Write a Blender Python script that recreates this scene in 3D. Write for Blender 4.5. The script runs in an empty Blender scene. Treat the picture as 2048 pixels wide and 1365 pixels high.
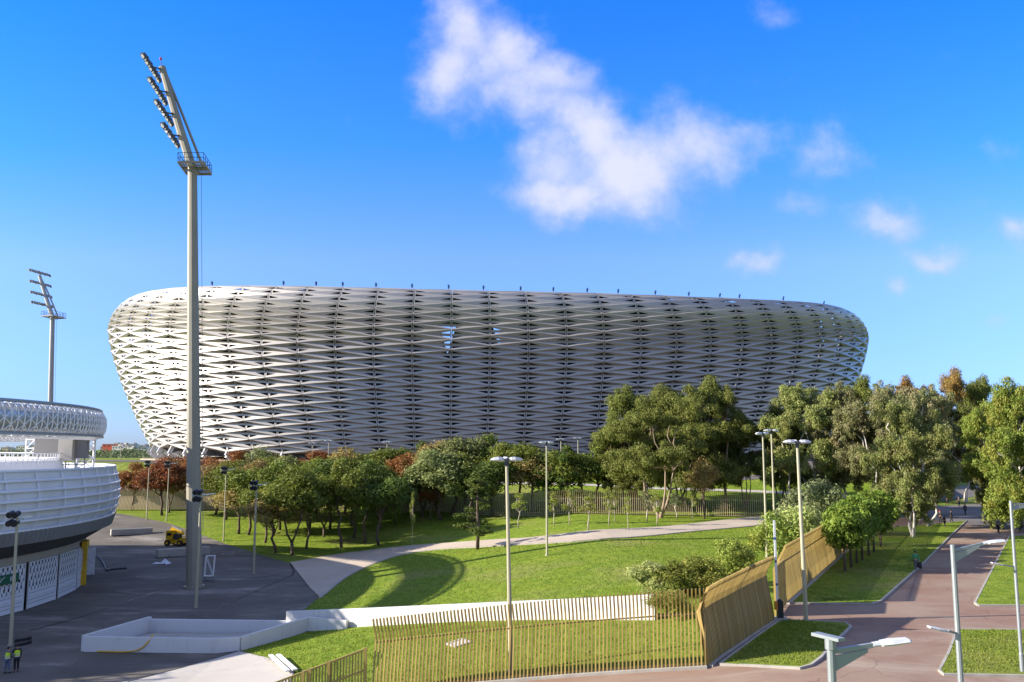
import bpy, bmesh, math, random
import numpy as np
from mathutils import Vector, Matrix
R = math.radians
PI = math.pi
rng = np.random.default_rng(11)
random.seed(11)
scene = bpy.context.scene
col = scene.collection

# ------------------------------------------------------------------ camera
F = 1750.0
TH = math.atan((900 - 682.5) / F)
CZ = 15.0
cd = bpy.data.cameras.new('camera')
cam = bpy.data.objects.new('camera', cd)
col.objects.link(cam)
cam.location = (0, 0, CZ)
cam.rotation_euler = (PI / 2 + TH, 0, 0)
cd.sensor_width = 36
cd.lens = 36 * F / 2048
cd.clip_start = 0.5
cd.clip_end = 20000
scene.camera = cam

# ------------------------------------------------------------------ sky, sun, exposure
SUN_EL = R(23)
SUN_DIR = R(8)                  # shadows run along +x, slightly away from the camera
sv = Vector((-math.cos(SUN_DIR) * math.cos(SUN_EL), -math.sin(SUN_DIR) * math.cos(SUN_EL), math.sin(SUN_EL)))
sl = bpy.data.lights.new('sun', 'SUN')
sl.energy = 5.0
sl.angle = R(0.5)
sl.color = (1.0, 0.91, 0.78)
sun = bpy.data.objects.new('sun', sl)
col.objects.link(sun)
sun.rotation_euler = sv.to_track_quat('Z', 'Y').to_euler()
sun.location = (-200, -40, 200)
scene.view_settings.view_transform = 'Standard'
scene.view_settings.look = 'None'
scene.view_settings.exposure = 1.2
scene.view_settings.gamma = 1.0
scene.view_settings.use_curve_mapping = False
scene.cycles.max_bounces = 6
scene.cycles.transparent_max_bounces = 8
scene.cycles.diffuse_bounces = 3
scene.cycles.glossy_bounces = 3
scene.cycles.transmission_bounces = 3
scene.cycles.use_denoising = True
scene.cycles.caustics_reflective = False
scene.cycles.caustics_refractive = False

cT, sT = math.cos(TH), math.sin(TH)


def ray(px, py):
    a = (px - 1024) / F
    b = (682.5 - py) / F
    return Vector((a, cT - b * sT, sT + b * cT))


def uv(px, py):
    d = ray(px, py)
    return d.x / d.y, d.z / d.y


world = bpy.data.worlds.new('World')
scene.world = world
world.use_nodes = True
wn = world.node_tree.nodes
wl = world.node_tree.links
wn.clear()


def N(tree, typ, **kw):
    n = tree.nodes.new(typ)
    for k, v in kw.items():
        if k.startswith('i_'):
            n.inputs[k[2:].replace('_', ' ')].default_value = v
        elif k.startswith('n_'):
            n.inputs[int(k[2:])].default_value = v
        else:
            setattr(n, k, v)
    return n


def math_node(tree, op, a, b=None, c=None, clamp=False):
    n = tree.nodes.new('ShaderNodeMath')
    n.operation = op
    n.use_clamp = clamp
    for i, v in enumerate((a, b, c)):
        if v is None:
            continue
        if isinstance(v, (int, float)):
            n.inputs[i].default_value = v
        else:
            tree.links.new(v, n.inputs[i])
    return n.outputs[0]


def mix_rgb(tree, fac, a, b, blend='MIX'):
    n = tree.nodes.new('ShaderNodeMix')
    n.data_type = 'RGBA'
    n.blend_type = blend
    for i, v in ((0, fac), (6, a), (7, b)):
        if isinstance(v, (int, float)):
            n.inputs[i].default_value = v
        elif isinstance(v, (tuple, list)):
            n.inputs[i].default_value = (*v[:3], 1)
        else:
            tree.links.new(v, n.inputs[i])
    return n.outputs[2]


WT = world.node_tree
sky = N(WT, 'ShaderNodeTexSky', sky_type='NISHITA', sun_disc=False, sun_elevation=SUN_EL,
        sun_rotation=math.atan2(sv.x, sv.y), altitude=0.0, air_density=1.0, dust_density=0.4, ozone_density=3.0)
tc = N(WT, 'ShaderNodeTexCoord')
sep = N(WT, 'ShaderNodeSeparateXYZ')
wl.new(tc.outputs['Generated'], sep.inputs[0])
ymax = math_node(WT, 'MAXIMUM', sep.outputs[1], 0.02)
U = math_node(WT, 'DIVIDE', sep.outputs[0], ymax)
V = math_node(WT, 'DIVIDE', sep.outputs[2], ymax)
comb = N(WT, 'ShaderNodeCombineXYZ')
wl.new(U, comb.inputs[0])
wl.new(V, comb.inputs[1])
nz1 = N(WT, 'ShaderNodeTexNoise', noise_dimensions='3D', i_Scale=9.0, i_Detail=7.0, i_Roughness=0.58)
nz2 = N(WT, 'ShaderNodeTexNoise', noise_dimensions='3D', i_Scale=22.0, i_Detail=8.0, i_Roughness=0.62)
wl.new(comb.outputs[0], nz1.inputs['Vector'])
wl.new(comb.outputs[0], nz2.inputs['Vector'])
warp = N(WT, 'ShaderNodeVectorMath', operation='SUBTRACT')
wl.new(nz1.outputs['Color'], warp.inputs[0])
warp.inputs[1].default_value = (0.5, 0.5, 0.5)
warp2 = N(WT, 'ShaderNodeVectorMath', operation='SCALE')
wl.new(warp.outputs[0], warp2.inputs[0])
warp2.inputs['Scale'].default_value = 0.09
wadd = N(WT, 'ShaderNodeVectorMath', operation='ADD')
wl.new(comb.outputs[0], wadd.inputs[0])
wl.new(warp2.outputs[0], wadd.inputs[1])
# cloud puffs: azimuth / elevation centres, radii and weights
CLOUDS = [(1070, 215, 85, 60, .85), (1140, 230, 70, 60, .9), (1020, 180, 80, 60, .85), (1420, 330, 90, 50, .7), (925, 60, 80, 85, 1.0), (900, 140, 75, 95, 0.95), (1000, 120, 95, 90, 1.0), (1090, 165, 95, 70, 0.95), (960, 215, 85, 45, 0.55),
          (1150, 170, 55, 60, .75), (1190, 270, 95, 75, 1.1), (1120, 320, 95, 80, .9), (1130, 385, 110, 55, 1.1), (1260, 330, 130, 95, 1.15),
          (1380, 290, 110, 85, .9), (1480, 270, 90, 60, .6), (1340, 215, 70, 55, .5), (1250, 400, 120, 35, .7), (1545, 250, 70, 50, .5),
          (1655, 305, 85, 60, .66), (1620, 420, 85, 38, .5), (1762, 438, 70, 38, .85), (1862, 498, 62, 32, .78), (1512, 528, 55, 27, .75),
          (1806, 563, 36, 24, .65), (2030, 445, 50, 36, .8), (1560, 25, 70, 40, .5), (1985, 310, 44, 36, .45), (1995, 645, 60, 22, .5),
          (955, 480, 30, 25, .28), (1050, 530, 60, 18, .26), (1550, 470, 40, 22, .3), (1880, 555, 30, 16, .3)]
acc = None
for (px, py, rx, ry, w) in CLOUDS:
    cu, cv = uv(px, py)
    k = 1.3
    su, sv_ = rx / F * k, ry / F * k
    s = N(WT, 'ShaderNodeVectorMath', operation='SUBTRACT')
    wl.new(wadd.outputs[0], s.inputs[0])
    s.inputs[1].default_value = (cu, cv, 0)
    m = N(WT, 'ShaderNodeVectorMath', operation='MULTIPLY')
    wl.new(s.outputs[0], m.inputs[0])
    m.inputs[1].default_value = (1 / su, 1 / sv_, 0)
    ln = N(WT, 'ShaderNodeVectorMath', operation='DOT_PRODUCT')
    wl.new(m.outputs[0], ln.inputs[0])
    wl.new(m.outputs[0], ln.inputs[1])
    g = math_node(WT, 'MULTIPLY', math_node(WT, 'EXPONENT', math_node(WT, 'MULTIPLY', ln.outputs['Value'], -1.1)), w)
    acc = g if acc is None else math_node(WT, 'SMOOTH_MAX', acc, g, 0.22)
front = math_node(WT, 'GREATER_THAN', sep.outputs[1], 0.05)
dens = math_node(WT, 'ADD', math_node(WT, 'MULTIPLY', acc, 0.92),
                 math_node(WT, 'MULTIPLY', math_node(WT, 'SUBTRACT', nz2.outputs['Fac'], 0.5), 0.66))
mr = N(WT, 'ShaderNodeMapRange', interpolation_type='SMOOTHSTEP')
mr.inputs[1].default_value = 0.2
mr.inputs[2].default_value = 1.02
wl.new(dens, mr.inputs[0])
mask0 = math_node(WT, 'MULTIPLY', math_node(WT, 'MULTIPLY', mr.outputs[0], 0.86), front)
# unseen scattered cloud added overhead and behind to whiten the fill light
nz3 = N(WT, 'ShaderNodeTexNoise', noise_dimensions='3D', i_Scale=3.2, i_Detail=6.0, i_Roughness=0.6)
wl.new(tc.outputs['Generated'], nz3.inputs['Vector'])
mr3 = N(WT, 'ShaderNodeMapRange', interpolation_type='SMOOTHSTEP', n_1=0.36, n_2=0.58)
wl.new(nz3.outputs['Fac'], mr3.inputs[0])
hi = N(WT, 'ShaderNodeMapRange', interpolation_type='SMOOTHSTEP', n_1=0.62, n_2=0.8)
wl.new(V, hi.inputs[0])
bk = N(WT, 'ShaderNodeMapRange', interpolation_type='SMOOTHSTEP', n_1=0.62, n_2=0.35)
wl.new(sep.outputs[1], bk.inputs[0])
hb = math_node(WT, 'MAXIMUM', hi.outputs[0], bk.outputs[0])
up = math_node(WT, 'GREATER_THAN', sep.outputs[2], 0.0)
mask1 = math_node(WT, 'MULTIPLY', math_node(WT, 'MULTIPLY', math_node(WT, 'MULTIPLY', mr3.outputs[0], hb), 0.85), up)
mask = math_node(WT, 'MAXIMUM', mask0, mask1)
hsv = N(WT, 'ShaderNodeHueSaturation', i_Saturation=1.08, i_Value=1.0)
wl.new(sky.outputs[0], hsv.inputs['Color'])
ramp = N(WT, 'ShaderNodeValToRGB')
el = ramp.color_ramp.elements
el[0].position, el[0].color = 0.06, (0.88, 1.22, 2.4, 1)
el[1].position, el[1].color = 0.90, (0.95, 1.35, 1.9, 1)
for q_, c_ in ((0.22, (1.45, 1.65, 2.4, 1)), (0.36, (0.62, 1.62, 2.9, 1)), (0.56, (0.30, 1.5, 3.1, 1))):
    e_ = el.new(q_)
    e_.color = c_
wl.new(V, ramp.inputs[0])
skyc = mix_rgb(WT, 1.0, hsv.outputs[0], ramp.outputs[0], 'MULTIPLY')
mr2 = N(WT, 'ShaderNodeMapRange')
mr2.inputs[1].default_value = 0.35
mr2.inputs[2].default_value = 1.05
wl.new(dens, mr2.inputs[0])
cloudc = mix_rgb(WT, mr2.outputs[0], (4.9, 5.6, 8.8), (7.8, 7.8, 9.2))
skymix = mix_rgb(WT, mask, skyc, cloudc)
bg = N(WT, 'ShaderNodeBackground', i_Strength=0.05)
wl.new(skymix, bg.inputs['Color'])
wo = N(WT, 'ShaderNodeOutputWorld')
wl.new(bg.outputs[0], wo.inputs[0])


# ------------------------------------------------------------------ terrain height
def sstep(t):
    t = min(1.0, max(0.0, t))
    return t * t * (3 - 2 * t)


def h(x, y):
    top = 4.1 + 0.4 * max(sstep((y - 59) / 10), sstep((x - 9) / 8))
    lin = min(1.0, max(0.0, (x + 22) / 33))
    base = top * (0.75 * lin + 0.25 * sstep((x + 22) / 31))
    base += 3.0 * sstep((y - 120) / 55) * (1 - sstep((x + 22) / 29))
    y0 = 145 + 40 * sstep((-x - 12) / 28)
    wd = 55 - 40 * sstep((-x - 12) / 28)
    lim = sstep((0.485 - x / max(y, 20)) / 0.06)
    k = sstep((y - y0) / wd) * lim
    z = base + (12.0 - base) * k
    if y > 330:
        z += (7.0 - z) * sstep((y - 330) / 90)
    if y > 900:
        z += 4.0 * sstep((y - 900) / 900)
    return z


def at(px, py):
    d = ray(px, py)
    t = 15.0
    while t < 4000:
        p = Vector((0, 0, CZ)) + d * t
        if p.z <= h(p.x, p.y):
            break
        t *= 1.004
    lo, hi = t / 1.004, t
    for _ in range(25):
        m = (lo + hi) / 2
        p = Vector((0, 0, CZ)) + d * m
        if p.z <= h(p.x, p.y):
            hi = m
        else:
            lo = m
    p = Vector((0, 0, CZ)) + d * hi
    return Vector((p.x, p.y, h(p.x, p.y)))


def atd(px, py, Y):
    d = ray(px, py)
    return Vector((0, 0, CZ)) + d * (Y / d.y)


def zat(px, py, Y):
    return atd(px, py, Y).z


# ------------------------------------------------------------------ materials
def new_mat(name):
    m = bpy.data.materials.new(name)
    m.use_nodes = True
    m.node_tree.nodes.clear()
    return m, m.node_tree


def finish(m, t, bsdf):
    o = t.nodes.new('ShaderNodeOutputMaterial')
    t.links.new(bsdf, o.inputs[0])
    return m


def simple(name, color, rough=0.6, metal=0.0, var=0.12, scale=1.5, bump=0.0, spec=0.4, dirt=None):
    m, t = new_mat(name)
    b = N(t, 'ShaderNodeBsdfPrincipled', i_Roughness=rough, i_Metallic=metal)
    b.inputs['Specular IOR Level'].default_value = spec
    c = N(t, 'ShaderNodeTexCoord')
    n1 = N(t, 'ShaderNodeTexNoise', i_Scale=scale, i_Detail=6.0, i_Roughness=0.6)
    t.links.new(c.outputs['Object'], n1.inputs['Vector'])
    dark = tuple(v * (1 - var * 1.6) for v in color)
    lite = tuple(min(1, v * (1 + var)) for v in color)
    cc = mix_rgb(t, n1.outputs['Fac'], dark, lite)
    if dirt:
        n2 = N(t, 'ShaderNodeTexNoise', i_Scale=scale * 0.35, i_Detail=7.0, i_Roughness=0.7)
        t.links.new(c.outputs['Object'], n2.inputs['Vector'])
        r = N(t, 'ShaderNodeMapRange', n_1=0.52, n_2=0.72)
        t.links.new(n2.outputs['Fac'], r.inputs[0])
        cc = mix_rgb(t, math_node(t, 'MULTIPLY', r.outputs[0], 0.55), cc, dirt)
    t.links.new(cc, b.inputs['Base Color'])
    if bump:
        bp = N(t, 'ShaderNodeBump', i_Strength=bump, i_Distance=0.03)
        n3 = N(t, 'ShaderNodeTexNoise', i_Scale=scale * 12, i_Detail=4.0)
        t.links.new(c.outputs['Object'], n3.inputs['Vector'])
        t.links.new(n3.outputs['Fac'], bp.inputs['Height'])
        t.links.new(bp.outputs[0], b.inputs['Normal'])
    return finish(m, t, b.outputs[0])


def world_noise(t, scale, detail=6.0, rough=0.6, sc=(1, 1, 1), rot=0.0, dist=0.0):
    g = N(t, 'ShaderNodeNewGeometry')
    mp = N(t, 'ShaderNodeMapping')
    mp.inputs['Scale'].default_value = sc
    mp.inputs['Rotation'].default_value = (0, 0, rot)
    t.links.new(g.outputs['Position'], mp.inputs[0])
    n = N(t, 'ShaderNodeTexNoise', i_Scale=scale, i_Detail=detail, i_Roughness=rough, i_Distortion=dist)
    t.links.new(mp.outputs[0], n.inputs['Vector'])
    return n.outputs['Fac']


def rng_node(t, v, a, b, c=0.0, d=1.0, smooth=True):
    r = N(t, 'ShaderNodeMapRange', interpolation_type='SMOOTHSTEP' if smooth else 'LINEAR')
    for i, x in enumerate((a, b, c, d)):
        r.inputs[i + 1].default_value = x
    t.links.new(v, r.inputs[0])
    return r.outputs[0]


def grass_mat(name, a=(0.090, 0.160, 0.012), b=(0.205, 0.275, 0.028), dry=(0.27, 0.25, 0.09)):
    m, t = new_mat(name)
    bs = N(t, 'ShaderNodeBsdfPrincipled', i_Roughness=0.9)
    bs.inputs['Specular IOR Level'].default_value = 0.1
    n1 = world_noise(t, 0.22, 5.0, 0.6)
    n2 = world_noise(t, 1.5, 9.0, 0.75, sc=(1, 0.45, 1), rot=0.3, dist=0.6)
    n3 = world_noise(t, 0.07, 4.0, 0.6)
    n4 = world_noise(t, 9.0, 4.0, 0.8)
    c = mix_rgb(t, rng_node(t, n2, 0.33, 0.66), a, b)
    c = mix_rgb(t, math_node(t, 'MULTIPLY', rng_node(t, n1, 0.4, 0.75), 0.55), c, (0.22, 0.265, 0.03))
    c = mix_rgb(t, math_node(t, 'MULTIPLY', rng_node(t, n3, 0.50, 0.70), 0.6), c, dry)
    n5 = world_noise(t, 0.55, 6.0, 0.65, sc=(0.5, 1.6, 1), rot=-0.35, dist=1.5)
    c = mix_rgb(t, math_node(t, 'MULTIPLY', rng_node(t, n5, 0.52, 0.68), 0.35), c, (0.07, 0.125, 0.012))
    c = mix_rgb(t, math_node(t, 'MULTIPLY', rng_node(t, n5, 0.46, 0.36), 0.5), c, (0.27, 0.31, 0.05))
    c = mix_rgb(t, 0.42, c, mix_rgb(t, rng_node(t, n4, 0.3, 0.7), (0.2, 0.2, 0.2), (0.8, 0.8, 0.8)), 'OVERLAY')
    t.links.new(c, bs.inputs['Base Color'])
    bp = N(t, 'ShaderNodeBump', i_Strength=1.0, i_Distance=0.22)
    t.links.new(world_noise(t, 2.2, 9.0, 0.8, sc=(1, 0.5, 1), rot=0.3), bp.inputs['Height'])
    t.links.new(bp.outputs[0], bs.inputs['Normal'])
    return finish(m, t, bs.outputs[0])


def paving_mat(name, base, alt, stain, dust=None, crack=True, fine=6.0):
    m, t = new_mat(name)
    bs = N(t, 'ShaderNodeBsdfPrincipled', i_Roughness=0.85)
    bs.inputs['Specular IOR Level'].default_value = 0.25
    c = mix_rgb(t, rng_node(t, world_noise(t, 0.16, 6.0, 0.6), 0.3, 0.7), base, alt)
    c = mix_rgb(t, math_node(t, 'MULTIPLY', rng_node(t, world_noise(t, 0.35, 8.0, 0.68, sc=(0.35, 1, 1), rot=0.35), 0.54, 0.75), 0.6), c, stain)
    if dust:
        c = mix_rgb(t, math_node(t, 'MULTIPLY', rng_node(t, world_noise(t, 0.16, 9.0, 0.72, sc=(0.35, 1, 1), rot=-0.12, dist=1.2), 0.50, 0.70), 0.7), c, dust)
    c = mix_rgb(t, 0.3, c, mix_rgb(t, world_noise(t, fine, 4.0, 0.8), (0.3, 0.3, 0.3), (0.7, 0.7, 0.7)), 'OVERLAY')
    if crack:
        g = N(t, 'ShaderNodeNewGeometry')
        vo = N(t, 'ShaderNodeTexVoronoi', feature='DISTANCE_TO_EDGE', i_Scale=0.09)
        wv = N(t, 'ShaderNodeTexNoise', i_Scale=0.25, i_Detail=5.0)
        t.links.new(g.outputs['Position'], wv.inputs['Vector'])
        ad = N(t, 'ShaderNodeVectorMath', operation='MULTIPLY_ADD')
        t.links.new(wv.outputs['Color'], ad.inputs[0])
        ad.inputs[1].default_value = (5, 5, 5)
        t.links.new(g.outputs['Position'], ad.inputs[2])
        t.links.new(ad.outputs[0], vo.inputs['Vector'])
        k = rng_node(t, vo.outputs['Distance'], 0.0, 0.006, 0.5, 0.0)
        c = mix_rgb(t, k, c, tuple(v * 0.35 for v in base))
    t.links.new(c, bs.inputs['Base Color'])
    bp = N(t, 'ShaderNodeBump', i_Strength=0.25, i_Distance=0.02)
    t.links.new(world_noise(t, 18.0, 4.0, 0.7), bp.inputs['Height'])
    t.links.new(bp.outputs[0], bs.inputs['Normal'])
    return finish(m, t, bs.outputs[0])


def leaf_mat(name, a, b, c2, trans=0.35):
    m, t = new_mat(name)
    g = N(t, 'ShaderNodeNewGeometry')
    o = N(t, 'ShaderNodeTexCoord')
    n = N(t, 'ShaderNodeTexNoise', i_Scale=0.55, i_Detail=3.0)
    t.links.new(o.outputs['Object'], n.inputs['Vector'])
    oi = N(t, 'ShaderNodeObjectInfo')
    c = mix_rgb(t, g.outputs['Random Per Island'], a, b)
    c = mix_rgb(t, math_node(t, 'MULTIPLY', rng_node(t, n.outputs['Fac'], 0.42, 0.7), 0.7), c, c2)
    hs = N(t, 'ShaderNodeHueSaturation', i_Saturation=1.0)
    t.links.new(c, hs.inputs['Color'])
    t.links.new(math_node(t, 'ADD', math_node(t, 'MULTIPLY', oi.outputs['Random'], 0.02), 0.488), hs.inputs['Hue'])
    t.links.new(math_node(t, 'ADD', math_node(t, 'MULTIPLY', oi.outputs['Random'], 0.35), 0.82), hs.inputs['Value'])
    d = N(t, 'ShaderNodeBsdfPrincipled', i_Roughness=0.6)
    d.inputs['Specular IOR Level'].default_value = 0.25
    t.links.new(hs.outputs[0], d.inputs['Base Color'])
    tr = N(t, 'ShaderNodeBsdfTranslucent')
    t.links.new(hs.outputs[0], tr.inputs['Color'])
    mx = N(t, 'ShaderNodeMixShader', n_0=trans)
    t.links.new(d.outputs[0], mx.inputs[1])
    t.links.new(tr.outputs[0], mx.inputs[2])
    return finish(m, t, mx.outputs[0])


M = {}
M['grass'] = grass_mat('grass')
M['asphalt'] = paving_mat('asphalt', (0.098, 0.086, 0.070), (0.145, 0.130, 0.108), (0.05, 0.044, 0.038), (0.34, 0.305, 0.265))
M['paving'] = paving_mat('pale_paving', (0.40, 0.37, 0.33), (0.46, 0.43, 0.39), (0.27, 0.25, 0.22), None)
M['path'] = paving_mat('path', (0.40, 0.33, 0.255), (0.45, 0.38, 0.30), (0.32, 0.26, 0.20), (0.50, 0.46, 0.40), crack=False)
M['red_road'] = paving_mat('red_road', (0.220, 0.130, 0.092), (0.27, 0.20, 0.15), (0.155, 0.08, 0.055), (0.37, 0.31, 0.25))
M['grey_road'] = paving_mat('grey_road', (0.13, 0.12, 0.115), (0.165, 0.15, 0.14), (0.10, 0.095, 0.1), (0.26, 0.24, 0.23))
M['kerb'] = simple('kerb_concrete', (0.38, 0.355, 0.31), 0.85, var=0.3, scale=1.2, bump=0.3, dirt=(0.22, 0.19, 0.16))
M['concrete'] = simple('concrete', (0.40, 0.38, 0.35), 0.85, var=0.13, scale=0.8, bump=0.3, dirt=(0.25, 0.23, 0.2))
M['white_wall'] = simple('white_wall', (0.60, 0.59, 0.58), 0.8, var=0.05, scale=0.5, bump=0.2, dirt=(0.48, 0.45, 0.40))
def wall_mat():
    m, t = new_mat('white_wall_streaked')
    b = N(t, 'ShaderNodeBsdfPrincipled', i_Roughness=0.8)
    c = mix_rgb(t, world_noise(t, 0.6, 5.0, 0.6), (0.56, 0.55, 0.54), (0.62, 0.61, 0.60))
    c = mix_rgb(t, math_node(t, 'MULTIPLY', rng_node(t, world_noise(t, 1.6, 7.0, 0.7, sc=(1, 1, 0.12)), 0.52, 0.74), 0.55), c, (0.42, 0.395, 0.35))
    c = mix_rgb(t, math_node(t, 'MULTIPLY', rng_node(t, world_noise(t, 0.9, 8.0, 0.75), 0.58, 0.72), 0.4), c, (0.47, 0.44, 0.39))
    t.links.new(c, b.inputs['Base Color'])
    return finish(m, t, b.outputs[0])


M['white_wall'] = wall_mat()
M['beige_wall'] = simple('beige_wall', (0.42, 0.36, 0.27), 0.85, var=0.1, scale=0.3, bump=0.2)
def fence_mat():
    m, t = new_mat('fence_paint')
    b = N(t, 'ShaderNodeBsdfPrincipled', i_Roughness=0.5)
    g = N(t, 'ShaderNodeNewGeometry')
    c = mix_rgb(t, g.outputs['Random Per Island'], (0.225, 0.158, 0.042), (0.41, 0.295, 0.088))
    c = mix_rgb(t, math_node(t, 'MULTIPLY', rng_node(t, world_noise(t, 0.9, 6.0, 0.7), 0.5, 0.75), 0.5), c, (0.24, 0.155, 0.05))
    t.links.new(c, b.inputs['Base Color'])
    return finish(m, t, b.outputs[0])


M['fence'] = fence_mat()
M['fence_far'] = simple('fence_far_paint', (0.40, 0.325, 0.19), 0.6, var=0.12, scale=0.3)
M['mast'] = simple('mast_paint', (0.29, 0.27, 0.215), 0.55, 0.15, var=0.1, scale=0.35, dirt=(0.21, 0.19, 0.15))
M['mast_grey'] = simple('mast_grey_paint', (0.36, 0.35, 0.34), 0.5, 0.2, var=0.07, scale=0.35)
M['pole'] = simple('lamp_pole_paint', (0.40, 0.375, 0.26), 0.5, 0.1, var=0.08, scale=0.7)
M['steel'] = simple('galvanised_steel', (0.30, 0.33, 0.345), 0.45, 0.45, var=0.1, scale=1.5)
M['dark_steel'] = simple('dark_steel', (0.06, 0.065, 0.08), 0.5, 0.4, var=0.15, scale=2)
M['lamp_white'] = simple('lamp_white', (0.56, 0.57, 0.60), 0.4, 0.0, var=0.05, scale=3)
M['lamp_silver'] = simple('lamp_silver', (0.62, 0.65, 0.70), 0.3, 0.5, var=0.08, scale=3)
M['lens'] = simple('lamp_lens', (0.55, 0.57, 0.60), 0.15, 0.3, var=0.05, scale=3)
M['black'] = simple('black_plastic', (0.02, 0.02, 0.023), 0.5, 0, var=0.2, scale=3)
M['white_metal'] = simple('white_metal', (0.78, 0.78, 0.80), 0.35, 0.1, var=0.04, scale=0.6, dirt=(0.66, 0.64, 0.62))
M['white_paint'] = simple('white_paint', (0.78, 0.78, 0.78), 0.6, 0.0, var=0.05, scale=1)
M['silver'] = simple('silver_film', (0.52, 0.52, 0.48), 0.25, 0.35, var=0.3, scale=0.8)
M['skirt'] = simple('skirt_metal', (0.22, 0.215, 0.205), 0.6, 0.1, var=0.1, scale=0.5)
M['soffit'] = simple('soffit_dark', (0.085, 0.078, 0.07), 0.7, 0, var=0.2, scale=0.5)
M['screen'] = simple('screen_back', (0.17, 0.168, 0.165), 0.7, 0, var=0.05, scale=0.4)
M['screen_light'] = simple('screen_panel', (0.36, 0.34, 0.31), 0.7, 0, var=0.05, scale=0.4)
M['yellow'] = simple('yellow_paint', (0.68, 0.40, 0.01), 0.45, 0, var=0.1, scale=1, dirt=(0.3, 0.2, 0.04))
M['orange'] = simple('orange_paint', (0.62, 0.20, 0.02), 0.45, 0, var=0.1, scale=1)
M['green_sign'] = simple('green_sign', (0.012, 0.11, 0.055), 0.5, 0, var=0.05, scale=1)
M['rubber'] = simple('rubber', (0.022, 0.022, 0.022), 0.8, 0, var=0.2, scale=2)
M['glass'] = simple('dark_glass', (0.03, 0.035, 0.04), 0.1, 0, var=0.1, scale=1, spec=0.8)
M['blue'] = simple('blue_housing', (0.03, 0.10, 0.28), 0.4, 0.1, var=0.1, scale=2)
M['sheet'] = simple('plastic_sheet', (0.62, 0.66, 0.74), 0.4, 0, var=0.1, scale=2)
M['bark_pine'] = simple('pine_bark', (0.13, 0.095, 0.07), 0.9, 0, var=0.35, scale=2.5, bump=0.6)
M['bark_euc'] = simple('eucalyptus_bark', (0.30, 0.22, 0.15), 0.8, 0, var=0.25, scale=0.9, bump=0.3, dirt=(0.22, 0.12, 0.07))
M['bark_white'] = simple('white_bark', (0.50, 0.46, 0.42), 0.8, 0, var=0.2, scale=1.5, bump=0.3, dirt=(0.25, 0.19, 0.15))
M['bark_thin'] = simple('sapling_bark', (0.42, 0.37, 0.28), 0.8, 0, var=0.2, scale=3)
M['pine'] = leaf_mat('pine_needles', (0.097, 0.150, 0.021), (0.183, 0.214, 0.035), (0.215, 0.239, 0.039))
M['pine_dark'] = leaf_mat('dark_pine_needles', (0.060, 0.112, 0.021), (0.119, 0.163, 0.030), (0.161, 0.197, 0.035))
M['pine_rust'] = leaf_mat('rust_needles', (0.221, 0.077, 0.024), (0.310, 0.127, 0.042), (0.182, 0.118, 0.046))
M['pine_olive'] = leaf_mat('olive_needles', (0.263, 0.221, 0.067), (0.346, 0.273, 0.095), (0.336, 0.210, 0.084))
M['pine_grey'] = leaf_mat('grey_green_needles', (0.176, 0.221, 0.071), (0.247, 0.273, 0.097), (0.212, 0.221, 0.088))
M['euc'] = leaf_mat('eucalyptus_leaf', (0.129, 0.171, 0.035), (0.237, 0.248, 0.064), (0.205, 0.231, 0.046))
M['euc_light'] = leaf_mat('light_eucalyptus_leaf', (0.221, 0.284, 0.076), (0.346, 0.388, 0.126), (0.357, 0.325, 0.126))
M['euc_tan'] = leaf_mat('tan_eucalyptus_leaf', (0.18, 0.205, 0.075), (0.27, 0.275, 0.12), (0.38, 0.31, 0.18))
M['euc_rust'] = leaf_mat('rust_eucalyptus_leaf', (0.273, 0.195, 0.055), (0.434, 0.272, 0.083), (0.218, 0.213, 0.055))
M['bright'] = leaf_mat('bright_leaf', (0.164, 0.272, 0.043), (0.312, 0.373, 0.074), (0.391, 0.373, 0.079))
M['bush'] = leaf_mat('bush_leaf', (0.154, 0.214, 0.036), (0.307, 0.336, 0.063), (0.359, 0.336, 0.074))
M['bush_pale'] = leaf_mat('pale_bush_leaf', (0.315, 0.399, 0.105), (0.500, 0.500, 0.210), (0.252, 0.336, 0.074))
M['grey_leaf'] = leaf_mat('grey_green_leaf', (0.142, 0.183, 0.074), (0.231, 0.255, 0.116), (0.256, 0.265, 0.126))
M['citrus'] = leaf_mat('glossy_dark_leaf', (0.098, 0.174, 0.021), (0.192, 0.275, 0.038), (0.256, 0.336, 0.042))
M['far_wood'] = leaf_mat('far_wood_leaf', (0.105, 0.157, 0.074), (0.157, 0.210, 0.105), (0.189, 0.221, 0.126))
M['skin'] = simple('skin', (0.36, 0.20, 0.13), 0.6, 0, var=0.05, scale=4)
M['hair'] = simple('hair', (0.018, 0.014, 0.012), 0.7, 0, var=0.1, scale=8)
M['vest'] = simple('hi_vis_yellow', (0.52, 0.72, 0.02), 0.6, 0, var=0.08, scale=4)
M['reflective'] = simple('reflective_tape', (0.55, 0.56, 0.55), 0.4, 0, var=0.05, scale=4)
M['dark_cloth'] = simple('dark_cloth', (0.018, 0.018, 0.022), 0.85, 0, var=0.2, scale=5)
M['grey_cloth'] = simple('grey_cloth', (0.12, 0.12, 0.13), 0.85, 0, var=0.2, scale=5)
M['jeans'] = simple('jeans', (0.10, 0.13, 0.20), 0.85, 0, var=0.2, scale=5)
M['green_shirt'] = simple('green_shirt', (0.04, 0.30, 0.14), 0.8, 0, var=0.1, scale=5)
M['white_shirt'] = simple('white_shirt', (0.7, 0.7, 0.7), 0.8, 0, var=0.05, scale=5)
M['red_cap'] = simple('red_cap', (0.45, 0.03, 0.02), 0.7, 0, var=0.05, scale=5)
M['house_white'] = simple('house_white', (0.62, 0.60, 0.57), 0.8, 0, var=0.08, scale=0.1)
M['house_tan'] = simple('house_tan', (0.50, 0.42, 0.33), 0.8, 0, var=0.08, scale=0.1)
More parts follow.
